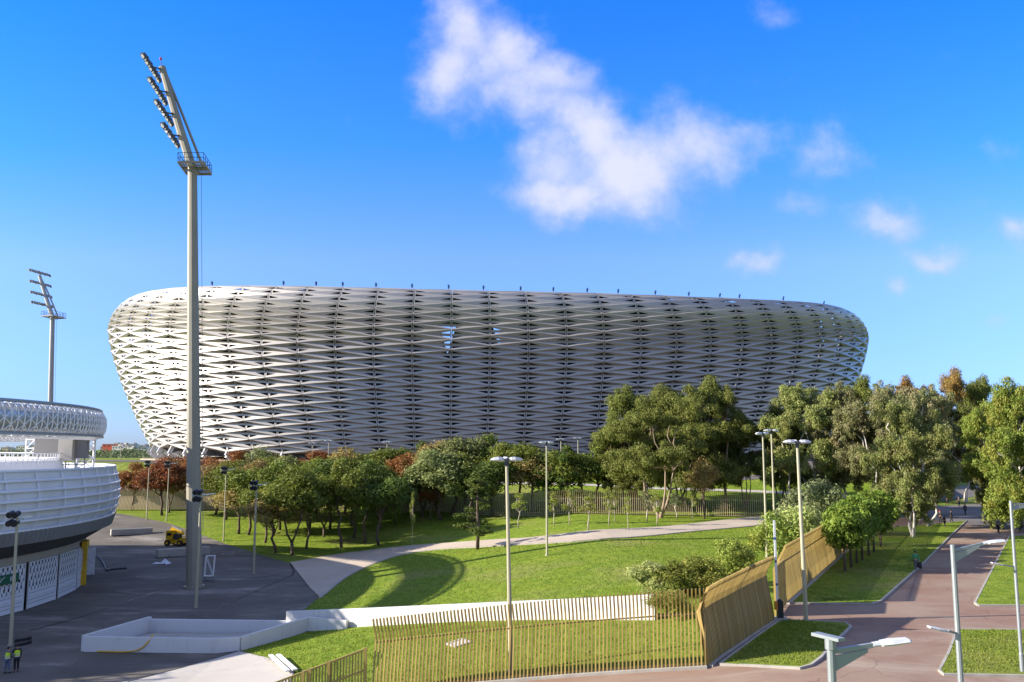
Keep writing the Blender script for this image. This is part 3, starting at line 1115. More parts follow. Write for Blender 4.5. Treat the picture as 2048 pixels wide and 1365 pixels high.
def build_athletics():
    root = thing('athletics_stadium', 'low white athletics stadium with banded curved wall and silver tubular canopy', 'stadium', (0, 0, 0))
    # louvred outer wall : five stepped white bands with ledges
    prof = []
    z0, z1 = 7.8, 13.1
    nb = 6
    for k in range(nb):
        za = z0 + (z1 - z0) * k / nb
        zb = z0 + (z1 - z0) * (k + 1) / nb
        ra = 43.25 + 0.55 * math.sin(PI * (k + .3) / nb)
        prof += [(ra + 0.42, za), (ra + 0.05, za + 0.05), (ra + 0.10, zb - 0.16)]
    prof += [(43.6, z1), (42.6, z1), (42.4, z1 - 0.8), (34.0, z1 - 1.4)]
    sweep_profile(prof).build('outer_wall', 'white_metal', root)
    # tube rails in front of each band
    for k in range(nb + 1):
        z = z0 + (z1 - z0) * k / nb
        r = 43.25 + 0.55 * math.sin(PI * (k + .3) / nb) + 0.45
        m = MB()
        pts = [(q + n * (r + DR)) for q, n in st_curve(0.0, 70)]
        m.tube([(p.x, p.y, z) for p in pts], 0.13, 6)
        m.build('rail', 'white_metal', root)
    for k in range(34):
        a = -1.45 + 2.9 * k / 33
        n = Vector((math.cos(a), math.sin(a))) * near_cut(a)
        m = MB()
        pl = []
        for j in range(nb + 1):
            z = z0 + (z1 - z0) * j / nb
            r = 43.25 + 0.55 * math.sin(PI * (j + .3) / nb) + 0.38
            w = AC + n * (r + DR)
            pl.append((w.x, w.y, z))
        m.tube(pl, 0.07, 5)
        m.build('wall_post', 'white_metal', root)
    # ribbed skirt under the bands and the dark soffit
    m = MB()
    c = st_curve(0.0, 420)
    for i, (q, n) in enumerate(c):
        rr = 0.10 if i % 2 else 0.0
        for (r, z) in ((43.95 - rr, 7.75), (43.6 - rr, 6.55), (43.2, 6.5)):
            w = q + n * (r + DR)
            m.v.append((w.x, w.y, z))
    for i in range(len(c) - 1):
        for j in range(2):
            m.f.append((i * 3 + j, i * 3 + 3 + j, i * 3 + 4 + j, i * 3 + 1 + j))
    m.build('ribbed_skirt', 'skirt', root)
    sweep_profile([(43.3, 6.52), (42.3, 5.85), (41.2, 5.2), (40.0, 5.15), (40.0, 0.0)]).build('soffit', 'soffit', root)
    sweep_profile([(40.9, 5.18), (40.9, 4.4), (40.2, 4.4)]).build('lintel', 'beige_wall', root)
    # interior: white terrace seen over the rim
    sweep_profile([(38.5, 11.6), (37.8, 13.9), (36.6, 13.95), (36.4, 11.0), (20, 3.0), (19, 0.2)]).build('terrace', 'white_paint', root)
    m = MB()
    for k in range(120):
        a = -PI / 2 + PI * (k + .5) / 120
        n = Vector((math.cos(a), math.sin(a))) * near_cut(a)
        w = AC + n * 38.9
        m.bar((w.x, w.y, 12.4), (w.x, w.y, 14.6), 0.08, 0.08)
    for zz in (14.0, 14.6):
        pts = [AC + Vector((math.cos(a), math.sin(a))) * 38.9 * near_cut(a) for a in np.linspace(-PI / 2, PI / 2, 60)]
        m.tube([(p.x, p.y, zz) for p in pts], 0.05, 5)
    m.build('terrace_railing', 'white_metal', root)
    # canopy : closed ring of ribbed silver tube
    CC = AC
    ca, cb, rt, zc = 41.6, 41.6, 1.7, 17.9
    m = MB()
    NS, NT = 960, 18
    for i in range(NS):
        a = 2 * PI * i / NS
        n = Vector((math.cos(a) / ca, math.sin(a) / cb)).normalized()
        q = CC + Vector((ca * math.cos(a), cb * math.sin(a))) * near_cut(a if a < PI else a - 2 * PI)
        sc = 0.09 * (i % 2)
        for k in range(NT):
            b = 2 * PI * k / NT
            rr = rt - 0.28
            cx_, cz_ = math.cos(b), math.sin(b)
            f = 1.0 / (abs(cx_) ** 2.6 + abs(cz_) ** 2.6) ** (1 / 2.6)
            w = q + n * (rr * cx_ * f)
            m.v.append((w.x, w.y, zc + rr * cz_ * f))
    for i in range(NS):
        g = (i + 1) % NS
        for k in range(NT):
            k2 = (k + 1) % NT
            m.f.append((i * NT + k, g * NT + k, g * NT + k2, i * NT + k2))
    can = m.build('canopy', 'silver', root, smooth=True)
    m = MB()
    for tw_ in (0.0, 1.0, -1.0):
        for i in range(0, NS, 3 if tw_ == 0 else 6):
            pl = []
            for k in range(17):
                b = 2 * PI * k / 16
                a = 2 * PI * (i + tw_ * 9 * math.sin(b)) / NS
                if a > PI:
                    a -= 2 * PI
                n = Vector((math.cos(a) / ca, math.sin(a) / cb)).normalized()
                q = CC + Vector((ca * math.cos(a), cb * math.sin(a))) * near_cut(a)
                cx_, cz_ = math.cos(b), math.sin(b)
                f = 1.0 / (abs(cx_) ** 2.6 + abs(cz_) ** 2.6) ** (1 / 2.6)
                w = q + n * (1.75 * cx_ * f)
                pl.append((w.x, w.y, zc + 1.75 * cz_ * f))
            m.tube(pl, 0.07 if tw_ == 0 else 0.05, 4, cap=False)
    m.build('canopy_rib', 'white_metal', can)
    m = MB()
    for b in (0.95, -0.78):
        pl = []
        for i in range(0, NS + 1, 4):
            a = 2 * PI * i / NS
            n = Vector((math.cos(a) / ca, math.sin(a) / cb)).normalized()
            q = CC + Vector((ca * math.cos(a), cb * math.sin(a))) * near_cut(a if a < PI else a - 2 * PI)
            f = 1.0 / (abs(math.cos(b)) ** 2.6 + abs(math.sin(b)) ** 2.6) ** (1 / 2.6)
            w = q + n * (1.83 * f * math.cos(b))
            pl.append((w.x, w.y, zc + 1.83 * f * math.sin(b)))
        m.tube(pl, 0.16, 6)
    m.build('canopy_band', 'steel', can)
    # lattice tower carrying the canopy's end, and other towers further round
    for k, a in enumerate((0.47, 1.0, 1.7, 2.5, -0.9)):
        n = Vector((math.cos(a) / ca, math.sin(a) / cb)).normalized()
        q = CC + Vector(((ca - .3) * math.cos(a), (cb - .3) * math.sin(a)))
        tdir = Vector((-n.y, n.x))
        m = MB()
        cs = []
        for (sa, sb) in ((-.9, -1.1), (.9, -1.1), (.9, 1.1), (-.9, 1.1)):
            cs.append(q + n * sa + tdir * sb)
        zs = list(np.linspace(11.6, 16.4, 5))
        for c0 in cs:
            m.tube([(c0.x, c0.y, 11.4), (c0.x, c0.y, 16.6)], 0.13, 6)
        for j in range(4):
            c0, c1 = cs[j], cs[(j + 1) % 4]
            for i in range(4):
                m.tube([(c0.x, c0.y, zs[i]), (c1.x, c1.y, zs[i + 1])], 0.07, 5)
                m.tube([(c0.x, c0.y, zs[i + 1]), (c1.x, c1.y, zs[i + 1])], 0.06, 5)
        m.build('lattice_tower', 'white_metal', root)
    # perforated white gates along the base
    for k in range(9):
        a0 = -0.62 + 0.145 * k
        a1 = a0 + 0.128
        if 0.32 < a0 < 0.40:
            continue
        m = MB()
        rows = 8
        W = 26
        P = lambda s, z: Vector((AC.x + 42.0 * math.cos(a0 + (a1 - a0) * s), AC.y + 42.0 * math.sin(a0 + (a1 - a0) * s), z))
        for s0 in (0, 1):
            m.bar(P(s0, 0.02), P(s0, 4.38), 0.12, 0.12)
        for zz in (0.1, 1.1, 4.33):
            m.bar(P(0, zz), P(1, zz), 0.08, 0.1)
        # pattern of staggered triangular slots : columns of plates with gaps
        nz = 13
        for i in range(nz):
            z_a = 0.15 + 4.12 * i / nz
            z_b = 0.15 + 4.12 * (i + 1) / nz
            if 5 <= i:
                sh = (i // 2) % 2
                n_s = 9
                for j in range(n_s):
                    s_a = (j + 0.5 * sh) / n_s
                    s_b = s_a + (0.80 if i % 2 else 0.62) / n_s
                    if s_b > 1:
                        s_b = 1.0
                    m.add([P(s_a, z_a), P(s_b, z_a), P(s_b, z_b), P(s_a, z_b)], [(0, 1, 2, 3)])
            else:
                m.add([P(0, z_a + (.03 if i else 0)), P(1, z_a + (.03 if i else 0)), P(1, z_b), P(0, z_b)], [(0, 1, 2, 3)])
        m.build('perforated_gate', 'white_metal', root)
    # yellow gate pier
    a = 0.33
    m = MB()
    q0 = AC + Vector((math.cos(a), math.sin(a))) * 42.1
    m.box((q0.x, q0.y, 2.2), (0.5, 1.1, 4.4), rz=a)
    q1 = AC + Vector((math.cos(a - .03), math.sin(a - .03))) * 42.3
    m.box((q1.x, q1.y, 4.6), (0.5, 2.3, 0.75), rz=a)
    m.build('gate_pier', 'yellow', root)
    # open barred gate leaf standing out from the pier
    lf = MB()
    A0 = at(150, 1157)
    A1 = at(187, 1150)
    d = (A1 - A0)
    for i in range(22):
        z = 0.15 + 3.0 * i / 21
        lf.bar(A0 + Vector((0, 0, z)), A1 + Vector((0, 0, z)), 0.05, 0.06)
    for p in (A0, A0.lerp(A1, .45), A1):
        lf.bar(p, p + Vector((0, 0, 3.25)), 0.12, 0.12)
    lf.build('gate_leaf', 'white_metal', root)
    # green sign with white marks above the gate
    m = MB()
    a = -0.13
    q = AC + Vector((math.cos(a), math.sin(a))) * 42.35
    m.box((q.x, q.y, 3.3), (0.12, 3.2, 0.85), rz=a)
    sg = m.build('gate_sign', 'green_sign', root)
    n = Vector((math.cos(a), math.sin(a), 0))
    tn = Vector((-n.y, n.x, 0))
    o = Vector((q.x, q.y, 3.3)) + n * 0.085
    m = MB()
    m.bar(o + tn * -1.15 + Vector((0, 0, -.28)), o + tn * -.75 + Vector((0, 0, .05)), 0.03, 0.09, up=n)
    m.bar(o + tn * -.75 + Vector((0, 0, .05)), o + tn * -.35 + Vector((0, 0, .28)), 0.03, 0.09, up=n)
    m.bar(o + tn * -1.3 + Vector((0, 0, -.05)), o + tn * -.95 + Vector((0, 0, .25)), 0.03, 0.09, up=n)
    for k in range(3):
        m.bar(o + tn * (.45 + .22 * k) + Vector((0, 0, -.2)), o + tn * (.45 + .22 * k) + Vector((0, 0, .2)), 0.03, 0.08, up=tn)
    m.bar(o + tn * .42 + Vector((0, 0, .02)), o + tn * .92 + Vector((0, 0, .02)), 0.03, 0.07, up=n)
    m.build('sign_symbol', 'white_paint', sg)
    return root


build_athletics()


def build_scoreboard():
    Y = 101.0
    t = thing('scoreboard', 'large dark grey scoreboard with pale middle panel hanging under the silver canopy', 'scoreboard', (0, 0, 0))
    for (x0, x1, yt, yb, mat, dy, nm) in ((74, 121, 857, 914, 'screen', 0.0, 'screen_panel'), (121.4, 150, 857, 921, 'screen_light', -0.25, 'centre_panel'), (150.4, 178, 857, 917, 'screen', 0.35, 'screen_panel')):
        a = atd(x0, yt, Y + dy)
        b = atd(x1, yt, Y + dy)
        c = atd(x0, yb, Y + dy)
        m = MB()
        m.box(((a.x + b.x) / 2, Y + dy, (a.z + c.z) / 2), (b.x - a.x, 0.7, a.z - c.z))
        m.build(nm, mat, t)
    a = atd(80, 857, Y + .8)
    b = atd(172, 857, Y + .8)
    m = MB()
    for k in range(6):
        p = a.lerp(b, k / 5)
        m.tube([(p.x, Y + .9, 12.6), (p.x, Y + .9, 17.0)], 0.08, 5)
    for z in (13.3, 14.4, 15.6, 16.6):
        m.tube([(a.x, Y + .9, z), (b.x, Y + .9, z)], 0.06, 5)
    m.build('mounting_frame', 'steel', t)


build_scoreboard()


# ------------------------------------------------------------------ floodlight masts
def floodlight_mast(loc, rz, label, zp, zt, lean, bars, r0, r1, mat, head='dark_steel', tilt=0.0):
    """zp platform height, zt arm top height, lean sideways travel of the arm, bars = [(z, x offset)]"""
    t = thing('floodlight_mast', label, 'floodlight mast', loc, rz, None)
    t.rotation_euler = (0, tilt, rz)
    m = MB()
    m.tube([(0, 0, -0.2), (0, 0, zp)], [r0, r1], 12)
    m.tube([(0, 0, -0.1), (0, 0, 0.25)], [r0 * 1.35, r0 * 1.35], 12)
    m.build('pole', mat, t)
    m = MB()
    m.tube([(0, 0, zp), (-lean * 0.36, 0, zp + (zt - zp) * 0.34), (-lean * .70, 0, zp + (zt - zp) * 0.68), (-lean, 0, zt)], [r1 * 1.0, r1 * .95, r1 * .8, r1 * .75], 10)
    m.build('leaning_arm', mat, t)
    m = MB()
    m.tube([(1.1, 0.3, zp + .3), (-lean * .45, 0.25, zp + (zt - zp) * .62), (-lean * .9, 0.1, zt - .6)], 0.17, 6)
    m.build('brace', mat, t)
    # platform: frame, grating bars and railing
    m = MB()
    x0, x1, y0, y1 = -1.1, 1.7, -2.3, 2.3
    for y in (y0, 0, y1):
        m.box(((x0 + x1) / 2, y, zp), (x1 - x0, 0.14, 0.22))
    for x in (x0, (x0 + x1) / 2, x1):
        m.box((x, 0, zp + .003), (0.14, y1 - y0 - .2, 0.216))
    for k in range(14):
        y = y0 + (y1 - y0) * (k + .5) / 14
        m.box(((x0 + x1) / 2, y, zp + .12), (x1 - x0 - .1, 0.17, 0.03))
    pf = m.build('platform', mat, t)
    m = MB()
    cs = [(x0, y0), (x1, y0), (x1, y1), (x0, y1)]
    for a, b in zip(cs, cs[1:] + cs[:1]):
        for hh in (0.55, 1.1):
            m.bar((a[0], a[1], zp + hh), (b[0], b[1], zp + hh), 0.05, 0.05)
        for k in range(4):
            f = k / 4
            px, py = a[0] + (b[0] - a[0]) * f, a[1] + (b[1] - a[1]) * f
            m.bar((px, py, zp + .1), (px, py, zp + 1.1), 0.05, 0.05)
    m.build('railing', 'dark_steel', pf)
    m = MB()
    m.tube([(0.95, .2, zp), (0.95, .2, 6.0)], 0.03, 5)
    m.build('cable', 'steel', t)
    for (z, xo) in bars:
        xa = -lean * ((z - zp) / (zt - zp))
        m = MB()
        m.bar((xo, -3.5, z), (xo, 3.5, z), 0.14, 0.14)
        m.bar((xo - .1, -3.4, z + .45), (xo - .1, 3.4, z + .45), 0.08, 0.08)
        for y in (-0.7, 0.7):
            m.bar((xa, y * .3, z - .1), (xo, y, z), 0.12, 0.12)
            m.bar((xo, y, z), (xo - .1, y, z + .45), 0.08, 0.08)
        bar = m.build('lamp_bar', 'dark_steel', t)
        for k in range(9):
            y = -3.3 + 6.6 * k / 8
            d = Vector((-0.62, -0.5 + 0.12 * (k - 4) / 4, -0.58)).normalized()
            c = Vector((xo - .25, y, z + .12 + .12 * (k % 2)))
            m = MB()
            m.tube([c - d * .34, c - d * .2, c + d * .1], [0.16, 0.30, 0.42], 8)
            m.bar(c + Vector((0.22, -.3, -.1)), c + Vector((0, -.3, 0)), .04, .08)
            hd = m.build('floodlight', head, bar)
            m = MB()
            m.tube([c + d * .105, c + d * .16], [0.26, 0.26], 8)
            lens = m.mesh('lens', 'lens')
            hd.data.materials.append(M['lens'])
            # the glass front belongs to the floodlight's own mesh
            bmx = bmesh.new()
            bmx.from_mesh(hd.data)
            n0 = len(bmx.faces)
            bmx.from_mesh(lens)
            bmx.faces.ensure_lookup_table()
            for f in bmx.faces[n0:]:
                f.material_index = 1
            bmx.to_mesh(hd.data)
            bmx.free()
            bpy.data.meshes.remove(lens)
    m = MB()
    m.tube([(-lean * 1.0, 0, zt), (-lean * 1.0 - .15, 0, zt + .9)], 0.03, 5)
    m.ellipsoid((-lean - .15, 0, zt + 1.0), (.14, .14, .2))
    m.build('warning_lamp', 'red_cap', t)
    return t


mp = at(388, 1176)
D = mp.y
zpl = zat(387, 338, D)
ztp = zat(327, 137, D)
tl = math.atan((atd(386.5, 338, D).x - mp.x) / zpl)
offx = lambda px, py: atd(px, py, D).x - mp.x - math.tan(tl) * zat(px, py, D)
floodlight_mast(mp, R(8), 'tall tapered floodlight mast in the foreground, crossing the big stadium', zpl, ztp, -offx(329, 137),
                [(zat(px, py, D), offx(px, py)) for px, py in ((313, 142), (325, 188), (337, 231), (349, 275))], 0.86, 0.52, 'mast', tilt=tl)
D = 198.0
mf = atd(104.5, 900, D)
zpl, ztp = zat(103, 634, D), zat(80, 548, D)
tl = math.atan((atd(103, 634, D).x - mf.x) / zpl)
floodlight_mast((mf.x, D, 0.0), R(-10), 'slimmer distant floodlight mast rising behind the white athletics stadium', zpl, ztp, 3.6,
                [(zat(px, py, D), -2.6 - .25 * k) for k, (px, py) in enumerate(((95, 608), (90, 588), (84, 566), (79, 544)))], 0.62, 0.5, 'mast_grey', head='concrete', tilt=tl)


# ------------------------------------------------------------------ lamps
def luminaire(mb, c, ang, L=0.95, w=0.36, t=0.17):
    d = Vector((math.cos(ang), math.sin(ang), 0))
    s = Vector((-d.y, d.x, 0))
    u = Vector((0, 0, 1))
    prof = [(0.0, .16, .5), (.18, .42, .9), (.45, .5, 1.0), (.75, .38, .8), (1.0, .1, .3)]
    vs = []
    for a, ww, tt in prof:
        for sx, sz in ((-1, 0), (-.55, 1), (.55, 1), (1, 0), (.5, -.55), (-.5, -.55)):
            vs.append(Vector(c) + d * (.12 + a * L) + s * (sx * ww * w) + u * (sz * tt * t))
    fs = []
    for i in range(4):
        for k in range(6):
            fs.append((i * 6 + k, i * 6 + (k + 1) % 6, i * 6 + 6 + (k + 1) % 6, i * 6 + 6 + k))
    fs.append(tuple(range(5, -1, -1)))
    fs.append(tuple(24 + k for k in range(6)))
    mb.add(vs, fs)


def park_lamp(px, by, ty, label, base=None, r=0.10, rot=0.0, heads=3, top_px=None, group='tall park lamps with flat white heads', H=None, L=0.8):
    p = at(px, by) if base is None else Vector(base)
    if H is None:
        H = zat(px if top_px is None else top_px, ty, p.y) - p.z
    t = thing('park_lamp', label, 'lamp post', p, rot, group)
    lx = 0.0
    if top_px is not None:
        lx = (atd(top_px, ty, p.y).x - p.x) * 0.6
    m = MB()
    m.tube([(0, 0, -.1), (0, 0, .12)], [r * 1.9, r * 1.9], 10)
    m.tube([(0, 0, 0), (0, 0, 1.2), (lx, 0, H - .1)], [r * 1.25, r * 1.2, r * .75], 10)
    m.build('pole', 'pole', t)
    m = MB()
    m.tube([(lx, 0, H - .35), (lx, 0, H + .08)], [r * 1.1, r * 1.3], 8)
    for k in range(heads):
        a = PI * k / 2 * (1 if k < 2 else 1)
        m.bar((lx, 0, H - .02), (lx + .3 * math.cos(a), .3 * math.sin(a), H), .06, .06)
    m.build('bracket', 'dark_steel', t)
    for k in range(heads):
        m = MB()
        luminaire(m, (lx, 0, H), PI * k / 2, L=L)
        m.build('luminaire', 'lamp_white', t)
    return t


park_lamp(1021, 1346, 920, 'beige park lamp standing behind the yellow slatted fence on the lower lawn', rot=.15, top_px=1008, r=.11)
park_lamp(1094, 1111, 886, 'beige park lamp alone in the middle of the sunlit upper lawn', rot=.4)
park_lamp(1612, 1243, 885, 'beige park lamp on the shaded verge lawn beside the corner fence', rot=.1, top_px=1592, r=.11)
bp = atd(1534, 1112, 88)
park_lamp(1532, 0, 868, 'beige park lamp at the upper lawn\'s right end, left of a close pair', base=(bp.x, 88, h(bp.x, 88)), rot=.6)
bp = atd(1551, 1100, 98)
park_lamp(1549, 0, 862, 'beige park lamp rising behind the bushes, right one of a close pair', base=(bp.x, 98, h(bp.x, 98)), rot=.2)
for (px, ty, Y, lab) in ((625, 887, 190, 'slender lamp in front of the stadium, left one of a pair above the brown pines'), (657, 882, 186, 'slender lamp in front of the stadium, right one of a pair above the brown pines'),
                         (774, 885, 192, 'slender lamp just showing over the green pine tops by the stadium'), (1122, 879, 176, 'slender lamp before the stadium, left of the dark eucalyptus group'),
                         (1156, 877, 184, 'slender lamp half hidden by the dark eucalyptus group'), (242, 893, 260, 'slender lamp on open ground between the two stadiums'),
                         (935, 884, 196, 'slender lamp head peeping over the grey green pines by the stadium')):
    b = atd(px, 900, Y)
    park_lamp(px, 0, ty, lab, base=(b.x, Y, h(b.x, Y)), r=.09, heads=3, rot=.3, L=.9, group='lamps standing near the big stadium')


def spot_lamp(px, by, ty, label, r=0.12, top_px=None, rot=0.0):
    p = at(px, by)
    H = zat(top_px or px, ty, p.y) - p.z
    lx = (atd(top_px, ty, p.y).x - p.x) * .7 if top_px else 0
    t = thing('plaza_lamp', label, 'lamp post', p, rot, 'plaza lamps with black spot cylinders')
    m = MB()
    m.tube([(0, 0, -.1), (0, 0, .1)], [r * 1.8, r * 1.8], 10)
    m.tube([(0, 0, 0), (lx, 0, H)], [r * 1.25, r * .8], 10)
    m.build('pole', 'pole', t)
    m = MB()
    m.bar((lx - .75, 0, H - .06), (lx + .5, 0, H - .06), .1, .1)
    m.bar((lx - .55, 0, H - .45), (lx, 0, H - .45), .08, .08)
    m.build('bracket', 'steel', t)
    for (dx, dz) in ((-.5, .28), (-.05, .28), (-.5, -.38), (-.1, -.4)):
        m = MB()
        c = Vector((lx + dx, -.05, H + dz))
        m.tube([c + Vector((0, .3, .08)), c + Vector((0, -.3, -.08))], [.2, .24], 10)
        m.build('spot_cylinder', 'black', t)
    m = MB()
    m.box((lx + .85, 0, H + .06), (1.0, .42, .09), mat=Matrix.Rotation(-.12, 3, 'Y'))
    m.box((lx + .25, 0, H + .04), (.2, .2, .16))
    m.build('luminaire', 'lamp_silver', t)
    m = MB()
    m.box((lx - .6, .05, H + .02), (.5, .4, .2))
    m.build('control_box', 'lamp_white', t)
    return t


spot_lamp(21, 1292, 1036, 'plaza lamp with black spot cylinders where the two yellow vested workers stand', top_px=33)
spot_lamp(392, 1216, 990, 'plaza lamp with black spot cylinders right in front of the tall mast')
spot_lamp(507, 1148, 970, 'plaza lamp with black spot cylinders at the edge of the pine grove')
for px, by, ty, lab in ((333, 1042, 928, 'thin plaza lamp among the rust coloured pines left of the mast'), (293, 1040, 927, 'thin plaza lamp beside the leftmost rust coloured pine'),
                        (447, 1082, 940, 'thin plaza lamp between the mast and the olive brown pine')):
    spot_lamp(px, by, ty, lab, r=.09)


def road_lamp(px_top, ty, px_low, ly, Y, label, arm_px, low_arm=None, cap=False):
    a = atd(px_top, ty, Y)
    gx = a.x
    g = h(gx, Y)
    t = thing('road_lamp', label, 'street lamp', (gx, Y, g), 0, 'grey street lamps along the red road')
    H = a.z - g
    m = MB()
    m.tube([(0, 0, -.1), (0, 0, .9), (0, 0, .95), (0, 0, H)], [.105, .1, .085, .065], 10)
    m.build('pole', 'steel', t)
    if cap:
        m = MB()
        m.box((-.02, 0.05, H + .06), (.16, .55, .05), rz=.5)
        m.tube([(0, 0, H - .12), (0, 0, H + .05)], .09, 10)
        m.build('pole_cap', 'steel', t)
    e = atd(*arm_px, Y) - Vector((gx, Y, g))
    e.y = .05
    zA = H - .16
    m = MB()
    m.bar((0, 0, zA), (e.x, e.y, e.z), .07, .07)
    m.add([(0.06, -.012, zA - .06), (e.x * .85, -.012, e.z - .05), (e.x * .85, -.012, e.z - .1), (0.06, -.012, zA - .3),
           (0.06, .012, zA - .06), (e.x * .85, .012, e.z - .05), (e.x * .85, .012, e.z - .1), (0.06, .012, zA - .3)],
          [(0, 1, 2, 3), (7, 6, 5, 4), (0, 4, 5, 1), (3, 2, 6, 7), (1, 5, 6, 2), (0, 3, 7, 4)])
    m.build('arm', 'steel', t)

    def lum(c, ang, L, par=t):
        m = MB()
        d = Vector((math.cos(ang), 0, math.sin(ang)))
        u = Vector((-d.z, 0, d.x))
        prof = [(0, .05, .04), (.2, .055, .045), (.24, .10, .05), (.5, .12, .055), (.95, .11, .04), (1.0, .09, .02)]
        vs = []
        for q, w, th in prof:
            for sy, sz in ((-1, 0), (-.7, 1), (.7, 1), (1, 0), (.8, -.5), (-.8, -.5)):
                vs.append(Vector(c) + d * (q * L) + Vector((0, sy * w, 0)) + u * (sz * th))
        fs = []
        for i in range(len(prof) - 1):
            for k in range(6):
                fs.append((i * 6 + k, i * 6 + (k + 1) % 6, i * 6 + 6 + (k + 1) % 6, i * 6 + 6 + k))
        fs.append(tuple(range(5, -1, -1)))
        fs.append(tuple((len(prof) - 1) * 6 + k for k in range(6)))
        m.add(vs, fs)
        m.build('luminaire', 'lamp_white', t)
    lum(e, .12, .60)
    if low_arm:
        q = atd(*low_arm, Y) - Vector((gx, Y, g))
        z0 = zat(px_low, ly, Y) - g
        q.y = -.1
        m = MB()
        m.bar((0, 0, z0), (q.x, q.y, q.z), .06, .06)
        m.build('lower_arm', 'steel', t)
        lum(q, PI - .22, .55)
    return t


road_lamp(1905, 1090, 1917, 1268, 24.5, 'grey street lamp with two white heads on the right lawn corner, nearer whole one', (1968, 1088), (1893, 1261))
road_lamp(2021, 1002, 2028, 1134, 43.0, 'grey street lamp at the right picture edge, farther up the red road', (2075, 1008), (2003, 1130))
road_lamp(1661, 1283, 1664, 1330, 14.5, 'nearest grey street lamp, its top showing at the bottom edge over the red road', (1748, 1292), None, cap=True)


# ------------------------------------------------------------------ fences
FPROF = [(0.0, 0.0), (-0.10, 0.9), (-0.34, 2.2), (-0.40, 2.65), (-0.28, 3.05), (0.0, 3.55), (0.12, 3.85)]


def slat_fence(name, label, a, b, side, mat, spacing=0.19, prof=FPROF, bw=0.075, bd=0.11, hs=1.0, posts=6.0, rails=(2.55,), plinth=True, group=None, lift=0.0):
    """a, b plan end points; side = +1/-1 which normal is the outer side"""
    a = Vector(a)
    b = Vector(b)
    d = (b - a)
    L = d.length
    d.normalize()
    n = Vector((d.y, -d.x)) * side
    za, zb = h(a.x, a.y) + lift, h(b.x, b.y) + lift
    t = thing(name, label, 'fence', (a.x, a.y, za), 0, group)

    def loc(s, o, z):
        q = d * s + n * o
        # the foot follows the ground
        w = a + q
        return Vector((q.x, q.y, h((a + d * s).x, (a + d * s).y) + lift + z - za))
    m = MB()
    k = int(L / spacing)
    for i in range(k + 1):
        s = i * spacing
        if s > L:
            break
        pts = [loc(s, o * hs, z * hs + .12) for o, z in prof]
        vs = []
        for p, (o, z) in zip(pts, prof):
            for sx, sy in ((-1, -1), (1, -1), (1, 1), (-1, 1)):
                q = d * (sx * bw / 2) + n * (sy * bd / 2)
                vs.append(p + Vector((q.x, q.y, 0)))
        fs = []
        for j in range(len(pts) - 1):
            for c in range(4):
                c2 = (c + 1) % 4
                fs.append((j * 4 + c, j * 4 + c2, j * 4 + 4 + c2, j * 4 + 4 + c))
        fs.append((3, 2, 1, 0))
        e = (len(pts) - 1) * 4
        fs.append((e, e + 1, e + 2, e + 3))
        m.add(vs, fs)
    m.build('slats', mat, t)
    for rz in rails:
        m = MB()
        o = float(np.interp(rz, [p[1] for p in prof], [p[0] for p in prof])) * hs
        pl = [loc(s, o - .07, rz * hs + .12) for s in np.linspace(0, L, max(2, int(L / 2)))]
        for p, q in zip(pl[:-1], pl[1:]):
            m.bar(p, q, .05, .07)
        m.build('rail', mat, t)
    m = MB()
    pl = [loc(s, -.07, .2) for s in np.linspace(0, L, max(2, int(L / 2)))]
    for p, q in zip(pl[:-1], pl[1:]):
        m.bar(p, q, .05, .07)
    m.build('rail', mat, t)
    if posts:
        np_ = max(1, round(L / posts))
        for i in range(np_ + 1):
            s = min(L - .05, max(.05, L * i / np_))
            m = MB()
            pl = [loc(s, o * hs - .11, z * hs) for o, z in prof[:5]]
            for p, q in zip(pl[:-1], pl[1:]):
                m.bar(p, q, .1, .1, up=(n.x, n.y, 0))
            m.build('post', mat, t)
    if plinth:
        m = MB()
        pts = [a + d * s for s in np.linspace(0, L, max(2, int(L / 1.5)))]
        strip(m, pts, .5, .13 + lift, -.3)
        m.v = [(p[0] - a.x, p[1] - a.y, p[2] - za) for p in m.v]
        m.build('plinth', 'kerb', t)
    return t


slat_fence('slatted_fence', 'golden slatted fence with curled tops running along the front of the lower lawn', fa, fb, 1, 'fence', spacing=.20, posts=0, rails=(2.5, .1))
slat_fence('slatted_fence', 'golden slatted fence turning back from the corner towards the barrier', fb + (fc - fb).normalized() * .15, fc, 1, 'fence', spacing=.17, bd=.14, posts=6, rails=(2.6, 3.7))
slat_fence('slatted_fence', 'golden slatted fence beyond the gate, running behind the row of small trees', fd, fe, 1, 'fence', spacing=.18, bd=.14, posts=7, rails=(2.6, 3.7))
slat_fence('slatted_fence', 'far end of the golden fence, mostly hidden by small round trees', fe + (ff - fe).normalized() * .2, ff, 1, 'fence', spacing=.2, bd=.10, posts=9, rails=(2.6,))
STR = [(0, 0), (0, 1.3), (0, 2.5)]
slat_fence('gate', 'short straight golden gate leaf standing in the fence gap beside the barrier', fc + Vector((.65, 1.5)), fd + Vector((-.1, -.35)), 1, 'fence', spacing=.14, prof=[(0, 0), (0, 1.6), (0, 3.0)], posts=1.2, rails=(2.9, 1.5), plinth=False)
# lower framed panels at bottom left of the front fence
g0 = atd(733, 1300, fa.y + .1).to_2d()
g1 = atd(470, 1392, fa.y - 1.2).to_2d()
t0 = zat(733, 1299, fa.y) - h(g0.x, g0.y)


